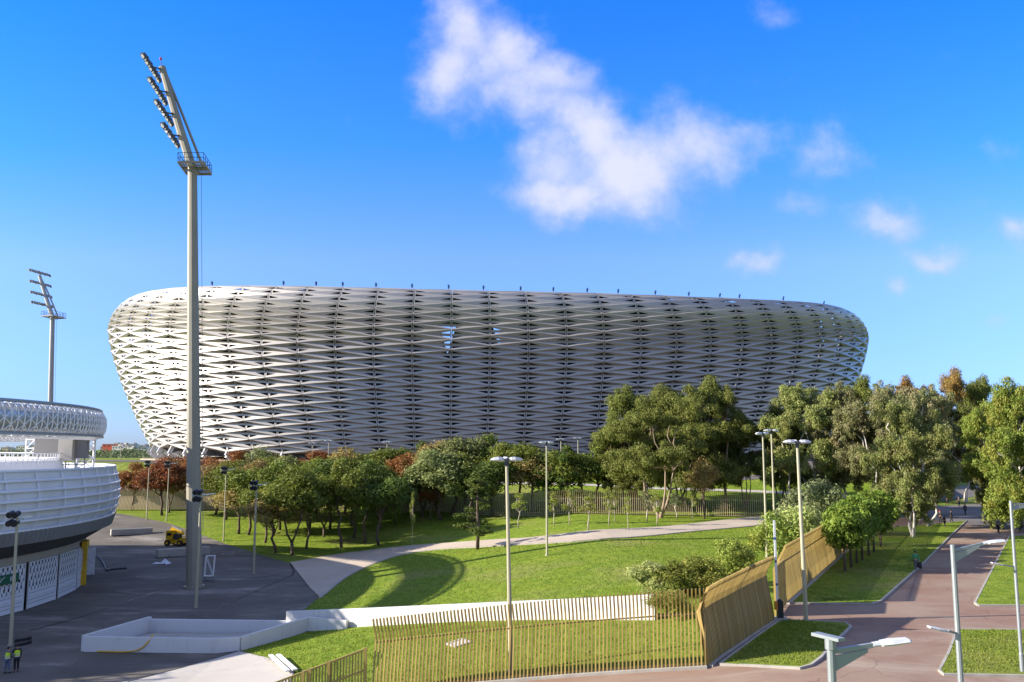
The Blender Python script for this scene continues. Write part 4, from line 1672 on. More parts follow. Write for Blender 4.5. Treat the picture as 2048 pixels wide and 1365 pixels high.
def panel_fence():
    t = thing('panel_fence', 'lower golden fence of framed panels sloping down at the bottom edge', 'fence', (g0.x, g0.y, h(g0.x, g0.y)))
    L = (g1 - g0).length
    d = (g1 - g0).normalized()
    hz0 = h(g0.x, g0.y)
    ztop = lambda s: hz0 + t0 + (zat(545, 1366, g1.y + .6) - hz0 - t0) * s / ((atd(545, 1366, g1.y + .6).to_2d() - g0).length)
    P = lambda s, z: Vector((d.x * s, d.y * s, z - hz0))
    m = MB()
    s = .1
    while s < L:
        m.bar(P(s, h(g0.x + d.x * s, g0.y + d.y * s) + .1), P(s, ztop(s) - .06), .055, .08)
        s += .16
    m.build('slats', 'fence', t)
    m = MB()
    for dz in (0, -1.1):
        m = MB()
        m.bar(P(0, ztop(0) + dz), P(L, ztop(L) + dz), .1, .1)
        m.build('rail', 'fence', t)
    for s in (0.05, 2.0, 3.0, 3.35, 5.4, L):
        m = MB()
        g = h(g0.x + d.x * s, g0.y + d.y * s)
        m.bar(P(s, g - .2), P(s, ztop(s) + .08), .2, .16)
        m.build('post', 'fence', t)


panel_fence()
# far fence
fpx = [(1532, 1036), (1410, 1036), (1290, 1036), (1170, 1035), (1060, 1034), (960, 1033), (880, 1030), (800, 1029)]
fp = PX(fpx)
print('FARFENCE', fp)
slat_fence('far_fence', 'long pale slatted fence with curled tops behind the saplings', fp[7], fp[4], 1, 'fence_far', spacing=.32, bw=.06, posts=0, hs=1.0, rails=(2.5, .5), plinth=False)
slat_fence('far_fence', 'pale slatted fence section under the dark eucalyptus trees, ending at the path', fp[4], fp[0], 1, 'fence_far', spacing=.32, bw=.06, posts=0, hs=1.0, rails=(2.5, .5), plinth=False)
lw = [Vector((-88, 178)), Vector((-60, 179)), Vector((-30, 175))]
slat_fence('far_fence', 'beige slatted fence under the concrete band behind the rust coloured pines', lw[0], lw[2], 1, 'fence_far', spacing=.28, bw=.13, posts=0, hs=1.0, rails=(2.5,), plinth=False)


def wall_run(name, label, pts, tops, thick, mat, bot=-.3, cat='wall', cap=None):
    t = thing(name, label, cat, (pts[0][0], pts[0][1], h(*pts[0])))
    o = Vector(t.location)
    m = MB()
    n = len(pts)
    vs = []
    for i in range(n):
        a = Vector(pts[max(i - 1, 0)])
        b = Vector(pts[min(i + 1, n - 1)])
        d = (b - a).normalized()
        s = Vector((d.y, -d.x)) * thick / 2
        p = Vector(pts[i])
        zb = h(p.x, p.y) + bot
        for q, z in ((p - s, zb), (p - s, tops[i]), (p + s, tops[i]), (p + s, zb)):
            vs.append((q.x - o.x, q.y - o.y, z - o.z))
    fs = []
    for i in range(n - 1):
        for k in range(4):
            fs.append((i * 4 + k, i * 4 + (k + 1) % 4, i * 4 + 4 + (k + 1) % 4, i * 4 + 4 + k))
    fs += [(3, 2, 1, 0), tuple((n - 1) * 4 + k for k in range(4))]
    m.add(vs, fs)
    m.build('wall_body', mat, t)
    return t


wall_run('retaining_wall', 'pale concrete retaining wall band behind the rust coloured pines', [(-100, 182.5), (-60, 183), (-26, 179)], [8.0, 7.8, 7.2], .6, 'beige_wall')

# ------------------------------------------------------------------ white ramp walls
B0 = at(165, 1303).to_2d()
TIP = at(480, 1301).to_2d()
_q1, _q2 = at(745, 1251).to_2d(), at(1100, 1238).to_2d()


def on_line(px):
    k = (px - 1024) / F / (cT - (682.5 - 1230) / F * sT)
    # x = k*y crossed with the wall line
    d_ = _q2 - _q1
    s_ = (k * _q1.y - _q1.x) / (d_.x - k * d_.y)
    return _q1 + d_ * s_


W1, W2 = on_line(575), at(1311, 1208).to_2d()
W0 = Vector((atd(300, 1237, B0.y + 7).x, B0.y + 7))
print('RAMP', B0, TIP, W0, W1, W2)
zl = zat(440, 1240, (W0.y + W1.y) / 2)
zr1 = zat(577, 1223, W1.y)
kx = lambda px, Y: Vector((atd(px, 1205, Y).x, Y))
WN = [W1, _q1, _q2, on_line(1240), on_line(1311)]
W2 = WN[4]
WZ = [zr1, zat(745, 1216, _q1.y), zat(1100, 1200, _q2.y), zat(1240, 1193, WN[3].y), zat(1311, 1189, W2.y)]
print('WALL', WN, WZ, [h(p.x, p.y) for p in WN])
tw = thing('ramp_wall', 'long white wall stepping up along the lower edge of the sunlit lawn', 'wall', (W1.x, W1.y, 0))
m = MB()
ang = math.atan2(W2.y - W1.y, W2.x - W1.x)


def wallbox(mb, p, q, zb0, zb1, zt0, zt1, th, org):
    d = (q - p).normalized()
    s = Vector((d.y, -d.x)) * th / 2
    vs = []
    for (e, zb, zt) in ((p, zb0, zt0), (q, zb1, zt1)):
        for w, z in ((e - s, zb), (e - s, zt), (e + s, zt), (e + s, zb)):
            vs.append((w.x - org.x, w.y - org.y, z - org.z))
    mb.add(vs, [(0, 1, 2, 3), (7, 6, 5, 4), (0, 4, 5, 1), (1, 5, 6, 2), (2, 6, 7, 3), (3, 7, 4, 0)])


org = Vector(tw.location)
wallbox(m, W0, W1, -.8, -.8, zl, zl, .3, org)
m.build('lower_wall', 'white_wall', tw)
m = MB()
for i in range(4):
    p, q = WN[i], WN[i + 1]
    wallbox(m, p, q, h(p.x, p.y) - .8, h(q.x, q.y) - .8, WZ[i], WZ[i + 1], .32, org)
m.build('upper_wall', 'white_wall', tw)
for i in range(4):
    for f_ in (.0, .33, .66):
        p = WN[i].lerp(WN[i + 1], f_ + .01)
        zz = WZ[i] + (WZ[i + 1] - WZ[i]) * f_
        d_ = WN[i + 1] - WN[i]
        m = MB()
        zb = h(p.x, p.y) - .5
        m.box((p.x - org.x, p.y - org.y, (zz + zb) / 2), (.025, .335, zz - zb - .01), rz=math.atan2(d_.y, d_.x))
        m.build('joint', 'concrete', tw)
tp = thing('ramp_parapet', 'low white parapet walls of the sunken ramp beside the dark plaza', 'wall', (B0.x, B0.y, 0))
org = Vector(tp.location)
m = MB()
wallbox(m, B0, W0 + Vector((-.02, .1)), -.4, -.4, zat(165, 1271, B0.y), zat(300, 1234, W0.y), .3, org)
m.build('side_wall', 'white_wall', tp)
m = MB()
fpts = [B0 + Vector((.16, -.02)), TIP + Vector((-2.2, 0)), TIP, TIP.lerp(W1, .45) + Vector((1.6, -.5)), W1.lerp(W2, .08) + Vector((0, -1.0)), W1.lerp(W2, .2) + Vector((0, -.6))]
ftop = [1.08, 1.05, 1.15, 1.55, 1.75, 1.75]
for i in range(5):
    wallbox(m, fpts[i], fpts[i + 1], -.4, -.4, ftop[i], ftop[i + 1], .28, org)
m.build('front_wall', 'white_wall', tp)
drape('ramp_floor', [B0 + Vector((.3, .3)), TIP + Vector((0, .3)), W1.lerp(W2, .1) + Vector((0, -.5)), W1 + Vector((0, -.3)), W0 + Vector((.2, -.3))], 0.03, 'concrete', 3.0)
# yellow hose over the parapet
m = MB()
yl = lambda px: B0.y + (TIP.y - B0.y) * (px - 165) / 315
hp = [Vector((kx(200, yl(200) - .3).x, yl(200) - .3, .07)), Vector((kx(262, yl(262) - .3).x, yl(262) - .3, .07)), atd(280, 1298, yl(280) - .28), atd(293, 1288, yl(293) - .24), atd(303, 1275, yl(303) - .1), atd(306, 1270, yl(306) + .25)]
m.tube([tuple(p) for p in smooth_poly([tuple(q) for q in hp], 4)], .05, 6)
tag(m.build('hose', 'yellow'), 'thin yellow hose lying over the low white parapet', 'hose')


jm = MB()
for pl in ([(405, 1236), (470, 1200), (540, 1170), (583, 1152), (588, 1143), (580, 1127)], [(255, 1364), (330, 1345), (430, 1317), (475, 1302)],
           [(60, 1262), (150, 1238), (240, 1208), (330, 1180)], [(395, 1180), (470, 1162), (560, 1150)]):
    pts = densify(PX(pl), 1.0)
    for a, b in zip(pts[:-1], pts[1:]):
        jm.bar((a.x, a.y, h(a.x, a.y) + .006), (b.x, b.y, h(b.x, b.y) + .006), .16, .03)
tag(jm.build('plaza_joint', 'black'), kind='structure')
# ------------------------------------------------------------------ small things on the plaza
def beam(label, a, b, w, hh, mat='concrete', name='concrete_block', cat='concrete block'):
    t = thing(name, label, cat, (a + b) / 2, math.atan2(b.y - a.y, b.x - a.x))
    L = (b - a).to_2d().length
    m = MB()
    m.box((0, 0, hh / 2 - .005), (L, w, hh))
    o = m.build('block_body', mat, t)
    bv = o.modifiers.new('bevel', 'BEVEL')
    bv.width = .03
    m = MB()
    for k in range(1, 4):
        m.box((-L / 2 + L * k / 4, -w / 2 - .004, hh / 2), (.03, .012, hh - .1))
    m.box((0, 0, hh + .012), (L * .98, w * .5, .03))
    m.build('joint', 'steel', t)
    return t


beam('long pale concrete block lying at the foot of the tall mast', at(313, 1116), at(418, 1107), 1.1, 1.05)
beam('long pale concrete block on the dark plaza nearest the athletics stadium', at(221, 1073), at(304, 1066), 1.1, .95)


def loader():
    p = at(352, 1091)
    t = thing('boom_lift', 'yellow boom lift with folded arm parked behind the mast', 'boom lift', p, R(-8))
    for (x, y) in ((-1.0, -.8), (1.0, -.8), (-1.0, .8), (1.0, .8)):
        m = MB()
        m.tube([(x, y - .18, .42), (x, y + .18, .42)], .43, 14)
        w = m.build('wheel', 'rubber', t)
        m = MB()
        m.tube([(x, y - .2, .42), (x, y + .2, .42)], .2, 10)
        m.build('rim', 'yellow', w)
    m = MB()
    m.box((0, 0, .62), (2.9, 1.2, .5))
    m.box((1.1, 0, .95), (.7, 1.1, .3))
    m.build('chassis', 'yellow', t)
    m = MB()
    m.box((-.75, 0, 1.55), (1.1, 1.5, 1.25))
    m.box((-.75, 0, 2.2), (.9, 1.2, .12))
    m.build('turntable', 'yellow', t)
    m = MB()
    m.box((.2, -.35, 1.35), (.7, .6, .8))
    m.box((.3, .4, 1.3), (.6, .5, .7))
    m.build('engine_cover', 'dark_steel', t)
    m = MB()
    m.bar((-.9, .1, 2.55), (1.1, .1, 1.75), .34, .4)
    m.build('boom', 'yellow', t)
    m = MB()
    m.bar((-.75, .1, 2.83), (.95, .1, 2.1), .24, .2)
    m.build('boom_tube', 'concrete', t)
    m = MB()
    m.box((1.45, .1, 1.35), (.6, 1.2, .06))
    for (x, y) in ((1.17, -.45), (1.73, -.45), (1.17, .65), (1.73, .65)):
        m.bar((x, y, 1.35), (x, y, 2.35), .05, .05)
    for z in (1.85, 2.35):
        m.bar((1.17, -.45, z), (1.73, -.45, z), .05, .05)
        m.bar((1.73, -.45, z), (1.73, .65, z), .05, .05)
        m.bar((1.17, .65, z), (1.73, .65, z), .05, .05)
    m.build('basket', 'yellow', t)
    m = MB()
    m.box((-1.32, -.2, 1.6), (.05, 1.0, .5))
    m.box((-.75, -.77, 1.7), (.7, .04, .4))
    m.build('grille', 'black', t)


loader()


def truss():
    p = at(417, 1162)
    t = thing('truss_section', 'white steel truss section standing on end at the right foot of the mast', 'truss', p, R(10))
    H, w = zat(417, 1112, p.y) - p.z, 0.95
    m = MB()
    c = [(-w / 2, -.35), (w / 2, -.35), (w / 2, .35), (-w / 2, .35)]
    for x, y in c:
        m.tube([(x, y, .55), (x + .12, y, H)], .045, 6)
    for z in (.55, H):
        for (a, b) in zip(c, c[1:] + c[:1]):
            o = .12 * (z - .55) / (H - .55)
            m.tube([(a[0] + o, a[1], z), (b[0] + o, b[1], z)], .04, 6)
    for y in (-.35, .35):
        m.tube([(-w / 2 + .12, y, H), (w / 2, y, .55)], .035, 5)
    for k in range(4):
        z0 = .55 + (H - .55) * k / 4
        z1 = .55 + (H - .55) * (k + 1) / 4
        for x in (-w / 2, w / 2):
            m.tube([(x + .03 * k, -.35, z0), (x + .03 * k + .03, .35, z1)], .025, 5)
    m.build('lattice', 'white_metal', t)
    m = MB()
    m.box((0, 0, .5), (w + .15, .85, .1))
    for x, y in ((-w / 2, -.35), (w / 2, -.35), (w / 2, .35), (-w / 2, .35)):
        m.tube([(x, y, 0), (x, y, .5)], .05, 6)
        m.tube([(x, y - .06, .1), (x, y + .06, .1)], .1, 8)
    m.tube([(-w / 2, -.35, .1), (w / 2, -.35, .45)], .03, 5)
    m.build('trolley_base', 'steel', t)


truss()


def crumpled():
    p = at(325, 1128)
    t = thing('plastic_sheet', 'crumpled pale blue plastic sheet with a black piece on the plaza', 'plastic sheet', p)
    r = np.random.default_rng(5)
    m = MB()
    nx, ny = 12, 8
    for j in range(ny):
        for i in range(nx):
            x = -1.1 + 2.2 * i / (nx - 1) + r.normal() * .06
            y = -.7 + 1.4 * j / (ny - 1) + r.normal() * .06
            k = max(0, 1 - abs(x - .35) / .6) * max(0, 1 - abs(y) / .7)
            m.v.append((x, y, .03 + abs(r.normal()) * .06 + k * .75))
    for j in range(ny - 1):
        for i in range(nx - 1):
            m.f.append((j * nx + i, j * nx + i + 1, (j + 1) * nx + i + 1, (j + 1) * nx + i))
    m.build('sheet', 'sheet', t)
    m = MB()
    m.bar((-.1, .3, .1), (.7, .5, 1.0), .7, .06)
    m.build('black_board', 'black', t)


crumpled()
m = MB()
hp = smooth_poly([tuple(at(x, y) + Vector((0, 0, .11))) for x, y in ((188, 1111), (199, 1118), (208, 1130), (213, 1142), (222, 1141), (253, 1138))], 4)
m.tube([tuple(p) for p in hp], .11, 8)
tag(m.build('black_pipe', 'black'), 'bent black pipe lying on the plaza by the barred gate leaf', 'pipe')
for (a, b, lab) in (((33, 1285), (59, 1280), 'black bar on the plaza behind the workers, upper one of two'), ((33, 1294), (59, 1288), 'black bar on the plaza behind the workers, lower one of two')):
    p, q = at(*a), at(*b)
    m = MB()
    m.bar(p + Vector((0, 0, .1)), q + Vector((0, 0, .1)), .22, .2)
    m.box(p + Vector((0, 0, .12)), (.14, .34, .24))
    m.box(q + Vector((0, 0, .12)), (.14, .34, .24))
    tag(m.build('black_bar', 'black'), lab, 'bar', 'black bars on the plaza')
for (a, b, lab) in (((541, 1320), (575, 1349), 'white board lying on the lawn edge, left one of two'), ((556, 1319), (590, 1347), 'white board lying on the lawn edge, right one of two')):
    p, q = at(*a), at(*b)
    m = MB()
    d = (q - p).normalized()
    m.bar(p + Vector((0, 0, .32)), q + Vector((0, 0, .22)), .30, .08)
    m.bar(p.lerp(q, .15) + Vector((0, 0, .0)), p.lerp(q, .15) + Vector((0, 0, .28)), .1, .1)
    m.bar(p.lerp(q, .85) + Vector((0, 0, .0)), p.lerp(q, .85) + Vector((0, 0, .2)), .1, .1)
    tag(m.build('white_board', 'white_paint'), lab, 'board', 'white boards by the panel fence')


def grate(px, py, w, d, label, name='drain_grate', frame='kerb', bars='dark_steel', rz=0.0, round_=False):
    p = at(px, py) + Vector((0, 0, .02))
    t = thing(name, label, 'drain', p, rz)
    e = Vector((0, 0, 0))
    sx = (h(p.x + .5, p.y) - h(p.x - .5, p.y))
    t.rotation_euler = (0, -math.atan(sx), rz)
    m = MB()
    for y in (-d / 2, d / 2):
        m.box((0, y, .03), (w + .2, .2, .1))
    for x in (-w / 2, w / 2):
        m.box((x, 0, .03), (.2, d - .2, .098))
    m.build('frame', frame, t)
    m = MB()
    m.box((0, 0, .0), (w - .2, d - .2, .06))
    n = max(3, int(w / .12))
    for k in range(n):
        m.box((-w / 2 + .14 + (w - .28) * k / (n - 1), 0, .04), (.035, d - .24, .04))
    m.build('bars', bars, t)


grate(455, 1109, 1.5, .9, 'dark drain grate in the paving right of the mast')
grate(918, 1288, 1.1, 1.1, 'square drain cover with pale frame on the lower lawn', bars='concrete', frame='concrete', rz=.6)
grate(1666, 1202, 1.3, .5, 'small rectangular drain cover in the verge lawn by the gate', bars='concrete')


def barrier():
    p = at(1560, 1243)
    t = thing('boom_barrier', 'parking barrier with raised white boom and black orange housing', 'barrier', p)
    m = MB()
    m.box((0, 0, .08), (.9, .7, .3))
    m.build('base', 'kerb', t)
    m = MB()
    m.box((.02, 0, .72), (.34, .36, 1.0))
    m.ellipsoid((.02, 0, 1.22), (.17, .18, .13))
    m.build('housing', 'black', t)
    m = MB()
    m.box((-.22, -.02, .95), (.14, .3, .5))
    m.build('side_panel', 'orange', t)
    tp = atd(1548, 1041, p.y) - p
    m = MB()
    m.bar((-.12, -.02, 1.15), (tp.x, -.02, tp.z), .05, .13)
    bm_ = m.build('boom', 'white_paint', t)
    for k in range(3):
        m = MB()
        f = .2 + .28 * k
        q = Vector((-.12, -.02, 1.15)).lerp(Vector((tp.x, -.02, tp.z)), f)
        q2 = Vector((-.12, -.02, 1.15)).lerp(Vector((tp.x, -.02, tp.z)), f + .03)
        m.bar(q, q2, .056, .136)
        m.build('stripe', 'blue', bm_)


barrier()


# ------------------------------------------------------------------ trees
def leaf_mesh(name, cent, rad, n_per, size, aspect, mat, r, droop=0.0, squash=0.85, outward=0.8, fill=0.5):
    """a crown: leaf-sized quads spread through puffs"""
    cent = np.asarray(cent, float)
    rad = np.asarray(rad, float)
    cnt = np.maximum(6, (n_per * (rad / rad.mean()) ** 2)).astype(int)
    idx = np.repeat(np.arange(len(cent)), cnt)
    n = len(idx)
    d = r.normal(size=(n, 3))
    d /= np.linalg.norm(d, axis=1)[:, None]
    rr = rad[idx] * (fill + (1 - fill) * r.random(n) ** 0.6) * (1 + .2 * r.normal(size=n))
    off_ = d * rr[:, None]
    off_[:, 2] *= squash
    p = cent[idx] + off_
    nrm = d * outward + r.normal(size=(n, 3)) * .55
    nrm[:, 2] += .25
    nrm /= np.linalg.norm(nrm, axis=1)[:, None]
    a = r.normal(size=(n, 3))
    a[:, 2] -= droop
    a -= nrm * (a * nrm).sum(1)[:, None]
    a /= np.linalg.norm(a, axis=1)[:, None]
    b = np.cross(nrm, a)
    s = size * (0.65 + .7 * r.random(n))
    a *= (s * .5)[:, None]
    b *= (s * .5 * aspect)[:, None]
    bend = nrm * (s * .12)[:, None]
    V_ = np.empty((n, 4, 3))
    V_[:, 0] = p - a
    V_[:, 1] = p + b + bend
    V_[:, 2] = p + a
    V_[:, 3] = p - b + bend
    me = bpy.data.meshes.new(name)
    me.vertices.add(n * 4)
    me.vertices.foreach_set('co', V_.reshape(-1))
    me.loops.add(n * 4)
    me.loops.foreach_set('vertex_index', np.arange(n * 4, dtype=np.int32))
    me.polygons.add(n)
    me.polygons.foreach_set('loop_start', np.arange(0, n * 4, 4, dtype=np.int32))
    me.polygons.foreach_set('loop_total', np.full(n, 4, dtype=np.int32))
    me.materials.append(M[mat])
    me.update(calc_edges=True)
    me.validate()
    return me


def limb_path(r, a, b, sag=0.3, n=4):
    a = Vector(a)
    b = Vector(b)
    pts = [a]
    L = (b - a).length
    for k in range(1, n):
        f = k / n
        q = a.lerp(b, f)
        q += Vector(r.normal(size=3)) * L * .045
        q.z += -sag * math.sin(f * PI) * L * .2
        pts.append(q)
    pts.append(b)
    return pts


def proto_pine(seed, lean=0.0, flat=1.0, npuf=38, dens=170, forked=False, sparse=False):
    r = np.random.default_rng(seed)
    cent, rad = [], []
    for k in range(npuf):
        q = math.sqrt(r.random()) * 2.75
        a = r.random() * 2 * PI
        zt = 10 - .9 - 3.2 * flat * (q / 2.8) ** 2
        zb = 3.9 + .3 * q + r.normal() * .35
        z = zb + (zt - zb) * r.random() ** .55
        cent.append((q * math.cos(a) + lean * (z - 4) * .25, q * math.sin(a), z))
        rad.append(r.uniform(.55, 1.35))
    m = MB()
    top = Vector((lean * 1.0, 0, 5.2))
    base = Vector((0, 0, 0))
    if forked:
        f0 = Vector((.05, 0, 1.3))
        m.tube([(0, 0, -.3), (0, 0, .4), f0], [.18, .15, .14], 8)
        for s in (-1, 1):
            m.tube([f0, f0 + Vector((s * .45, .1, .9)), f0 + Vector((s * .8, .15 * s, 2.6)), f0 + Vector((s * 1.1, .2, 4.4))], [.11, .095, .08, .05], 7)
        starts = [f0 + Vector((-.9, 0, 2.8)), f0 + Vector((.9, 0, 2.8))]
    else:
        pl = [Vector((0, 0, -.3))] + [base.lerp(top, k / 5) + Vector((r.normal() * .12, r.normal() * .12, 0)) for k in range(1, 6)] + [top + Vector((lean * .5, .1, 2.2))]
        m.tube(pl, [.19, .15, .135, .125, .115, .09, .04], 8)
        starts = [pl[4], pl[5], pl[3]]
    order = r.permutation(len(cent))[:11]
    for j, k in enumerate(order):
        s = starts[j % len(starts)]
        m.tube(limb_path(r, s, cent[k]), [.075, .06, .045, .03, .015], 5, cap=False)
    trunk = m.mesh('trunk', 'bark_pine', True)
    crown = leaf_mesh('crown', cent, rad, dens * (.5 if sparse else 1), .36, .42, 'pine', r, squash=.8)
    return trunk, crown


def proto_euc(seed, H=20.0, W=7.0, zlow=3.6, nl=13, npl=12, dens=340, droop=1.6, multi=3, leaf=.34, bark='bark_euc', hang=False, rl=2.6):
    r = np.random.default_rng(seed)
    cent, rad = [], []
    lobes = []
    for k in range(nl):
        a = 2 * PI * (k + r.random() * .6) / nl * 2.4
        f = (k + .5) / nl
        z = zlow + 1.5 + (H - zlow - 3.0) * f
        q = W * (0.78 * math.sin(PI * min(.97, .25 + .68 * f)) + .05) * r.uniform(.55, 1.05)
        lobes.append(Vector((q * math.cos(a), q * math.sin(a), z)))
    for lo in lobes:
        for j in range(npl):
            d = r.normal(size=3)
            d /= np.linalg.norm(d)
            q = rl * r.random() ** .45 * r.uniform(.75, 1.15)
            c = lo + Vector((d[0] * q, d[1] * q, d[2] * q * .85))
            if c.z < zlow - 1.5:
                c.z = zlow - 1.5 + r.random()
            cent.append(tuple(c))
            rad.append(r.uniform(.4, .95) if hang else r.uniform(.5, 1.25))
            if hang and r.random() < .6:
                for t_ in range(2):
                    cent.append((c.x + r.normal() * .3, c.y + r.normal() * .3, c.z - 1.0 - t_ * .9))
                    rad.append(r.uniform(.45, .7))
    m = MB()
    st = []
    for k in range(multi):
        a = 2 * PI * k / multi + r.random()
        sp = .0 if multi == 1 else 1.0
        p1 = Vector((.25 * sp * math.cos(a), .25 * sp * math.sin(a), .0))
        p2 = Vector((1.0 * sp * math.cos(a) + r.normal() * .2, 1.0 * sp * math.sin(a) + r.normal() * .2, zlow * .55))
        p3 = Vector((1.7 * sp * math.cos(a) + r.normal() * .5, 1.7 * sp * math.sin(a) + r.normal() * .5, zlow * 1.15))
        p4 = p3 + Vector((r.normal() * .8, r.normal() * .8, H * .3))
        b = .24 if multi > 1 else .34
        m.tube([p1 + Vector((0, 0, -.4)), p1 + Vector((0, 0, .4)), p2, p3, p4], [b * 1.2, b, b * .75, b * .55, b * .15], 8)
        st += [p2.lerp(p3, .6), p3, p3.lerp(p4, .5)]
    for lo in lobes:
        s = min(st, key=lambda q: (q - lo).length + (4 if q.z > lo.z else 0))
        pth = limb_path(r, s, lo, .2, 5)
        m.tube(pth, [.16, .13, .1, .08, .055, .025], 6, cap=False)
        near = sorted(range(len(cent)), key=lambda q: (Vector(cent[q]) - lo).length)[:npl]
        for q in near[::2]:
            m.tube(limb_path(r, pth[-2], cent[q], .1, 3), [.05, .035, .025, .01], 4, cap=False)
    trunk = m.mesh('trunk', bark, True)
    crown = leaf_mesh('crown', cent, rad, dens, leaf, .34, 'euc', r, droop=droop, squash=.95, outward=.6, fill=.35)
    return trunk, crown


def proto_bush(seed, w=3.0, hgt=2.6, npuf=26, dens=150, leaf=.2, stems=6, z0=.25, droop=.6, trunk_h=0.0, bark='bark_pine', aspect=.38, pr=(.4, .7)):
    r = np.random.default_rng(seed)
    cent, rad = [], []
    for k in range(npuf):
        a = r.random() * 2 * PI
        q = math.sqrt(r.random()) * (w / 2 - .35)
        zt = z0 + trunk_h + (hgt - trunk_h) * (1 - .55 * (q / (w / 2)) ** 2) - .4
        z = z0 + trunk_h + (zt - z0 - trunk_h) * r.random() ** .7
        cent.append((q * math.cos(a), q * math.sin(a), z))
        rad.append(r.uniform(*pr))
    m = MB()
    if trunk_h:
        m.tube([(0, 0, -.2), (.02, 0, trunk_h * .6), (0, .02, trunk_h + .5)], [.10, .085, .06], 7)
        st = Vector((0, 0, trunk_h + .2))
    else:
        st = Vector((0, 0, .05))
    for k in r.permutation(npuf)[:stems]:
        m.tube(limb_path(r, st, cent[k], .1, 3), [.045, .035, .025, .01], 5, cap=False)
    trunk = m.mesh('stem', bark, True)
    crown = leaf_mesh('foliage', cent, rad, dens, leaf, aspect, 'bush', r, droop=droop, fill=.4)
    return trunk, crown


def proto_sapling(seed):
    r = np.random.default_rng(seed)
    cent, rad = [], []
    for k in range(15):
        f = r.random()
        a = r.random() * 2 * PI
        q = .75 * math.sin(PI * (.2 + .75 * f)) * r.random() ** .5
        cent.append((q * math.cos(a), q * math.sin(a), 2.1 + 2.9 * f))
        rad.append(r.uniform(.28, .5))
    m = MB()
    pl = [Vector((0, 0, -.2)), Vector((r.normal() * .05, 0, 1)), Vector((r.normal() * .12, r.normal() * .1, 2.2)), Vector((r.normal() * .15, 0, 3.5)), Vector((0, 0, 4.6))]
    m.tube(pl, [.07, .06, .05, .035, .01], 6)
    for k in range(8):
        m.tube(limb_path(r, pl[2 + k % 2], cent[k], .1, 3), [.03, .02, .015, .008], 4, cap=False)
    trunk = m.mesh('stem', 'bark_thin', True)
    crown = leaf_mesh('crown', cent, rad, 34, .24, .4, 'bush', r, droop=.5, fill=.2)
    return trunk, crown


def proto_cone(seed):
    r = np.random.default_rng(seed)
    cent, rad = [], []
    for k in range(46):
        f = r.random() ** 1.2
        a = r.random() * 2 * PI
        q = (2.3 * (1 - f) ** .8 + .25) * r.random() ** .4
        cent.append((q * math.cos(a), q * math.sin(a), 2.4 + 7.3 * f - .2 * q))
        rad.append(r.uniform(.4, .8))
    m = MB()
    m.tube([(0, 0, -.3), (0.05, 0, 3), (-.05, 0, 6), (0, 0, 9.8)], [.2, .16, .1, .02], 8)
    for k in range(20):
        c = cent[k]
        m.tube(limb_path(r, (0, 0, c[2] - .3), c, -.1, 3), [.05, .04, .025, .01], 4, cap=False)
    trunk = m.mesh('trunk', 'bark_pine', True)
    crown = leaf_mesh('crown', cent, rad, 80, .32, .42, 'pine_dark', r, squash=.6, fill=.2)
    return trunk, crown


PR = {
    'pine': ([proto_pine(31), proto_pine(32, lean=.35), proto_pine(33, flat=.75, npuf=42), proto_pine(34, lean=-.5, npuf=34), proto_pine(35, forked=True, npuf=38)], 10.0, 6.6, 'crown'),
    'sparse': ([proto_pine(41, sparse=True, flat=.8, npuf=40), proto_pine(42, lean=.3, sparse=True, npuf=44)], 10.0, 6.6, 'crown'),
    'cone': ([proto_cone(51)], 10.0, 5.2, 'crown'),
    'euc': ([proto_euc(61), proto_euc(62, W=6.6, nl=14), proto_euc(63, W=7.0, multi=2, nl=15, npl=10)], 20.5, 15.0, 'crown'),
    'slim': ([proto_euc(66, W=3.4, nl=8, npl=7, zlow=9, multi=1, rl=1.9)], 20.5, 9.5, 'crown'),
    'willowy': ([proto_euc(71, bark='bark_white', zlow=3, hang=True, multi=2, nl=17, npl=12, dens=170, droop=2.4), proto_euc(72, bark='bark_white', zlow=3.5, hang=True, multi=1, nl=16, npl=13, W=6.6, dens=170, droop=2.4),
                 proto_euc(73, bark='bark_white', zlow=3.5, hang=True, multi=3, nl=18, npl=11, W=6.8, dens=165, droop=2.2)], 20.5, 15.0, 'crown'),
    'bush': ([proto_bush(81), proto_bush(82, w=3.4, npuf=32), proto_bush(83, npuf=24)], 2.9, 3.2, 'foliage'),
    'citrus': ([proto_bush(86, w=3.0, hgt=4.4, trunk_h=1.5, npuf=44, dens=150, leaf=.26, aspect=.45, stems=10), proto_bush(87, w=3.0, hgt=4.3, trunk_h=1.5, npuf=40, dens=150, leaf=.26, aspect=.45, stems=10)], 4.4, 3.2, 'crown'),
    'sapling': ([proto_sapling(91), proto_sapling(92), proto_sapling(93)], 5.2, 1.9, 'crown'),
}
_pc = {}


def tree(name, kind, px, base_y, top_y, wpx, label, mat=None, group=None, Y=None, var=None, bark=None, rz=None, cat='tree', dx=0.0):
    protos, PH, PW, crn = PR[kind]
    if Y is None:
        p = at(px, base_y)
    else:
        q = atd(px, 900, Y)
        p = Vector((q.x, Y, h(q.x, Y)))
    Ht = zat(px + dx, top_y, p.y) - p.z
    Wd = wpx / F * p.y
    k = _pc.get(kind, 0)
    _pc[kind] = k + 1
    tr, cr = protos[(k if var is None else var) % len(protos)]
    s = Ht / PH
    w = Wd / PW * (1.2 if kind in ('pine', 'sparse', 'euc', 'willowy', 'bush') else 1.0)
    t = thing(name, label, cat, p, (k * 2.39996 if rz is None else rz), group, (w, w, s))
    o = link('trunk' if crn == 'crown' else 'stem', tr, t)
    if bark:
        o.material_slots[0].link = 'OBJECT'
        o.material_slots[0].material = M[bark]
    o = link(crn, cr, t)
    if mat:
        o.material_slots[0].link = 'OBJECT'
        o.material_slots[0].material = M[mat]
    return t


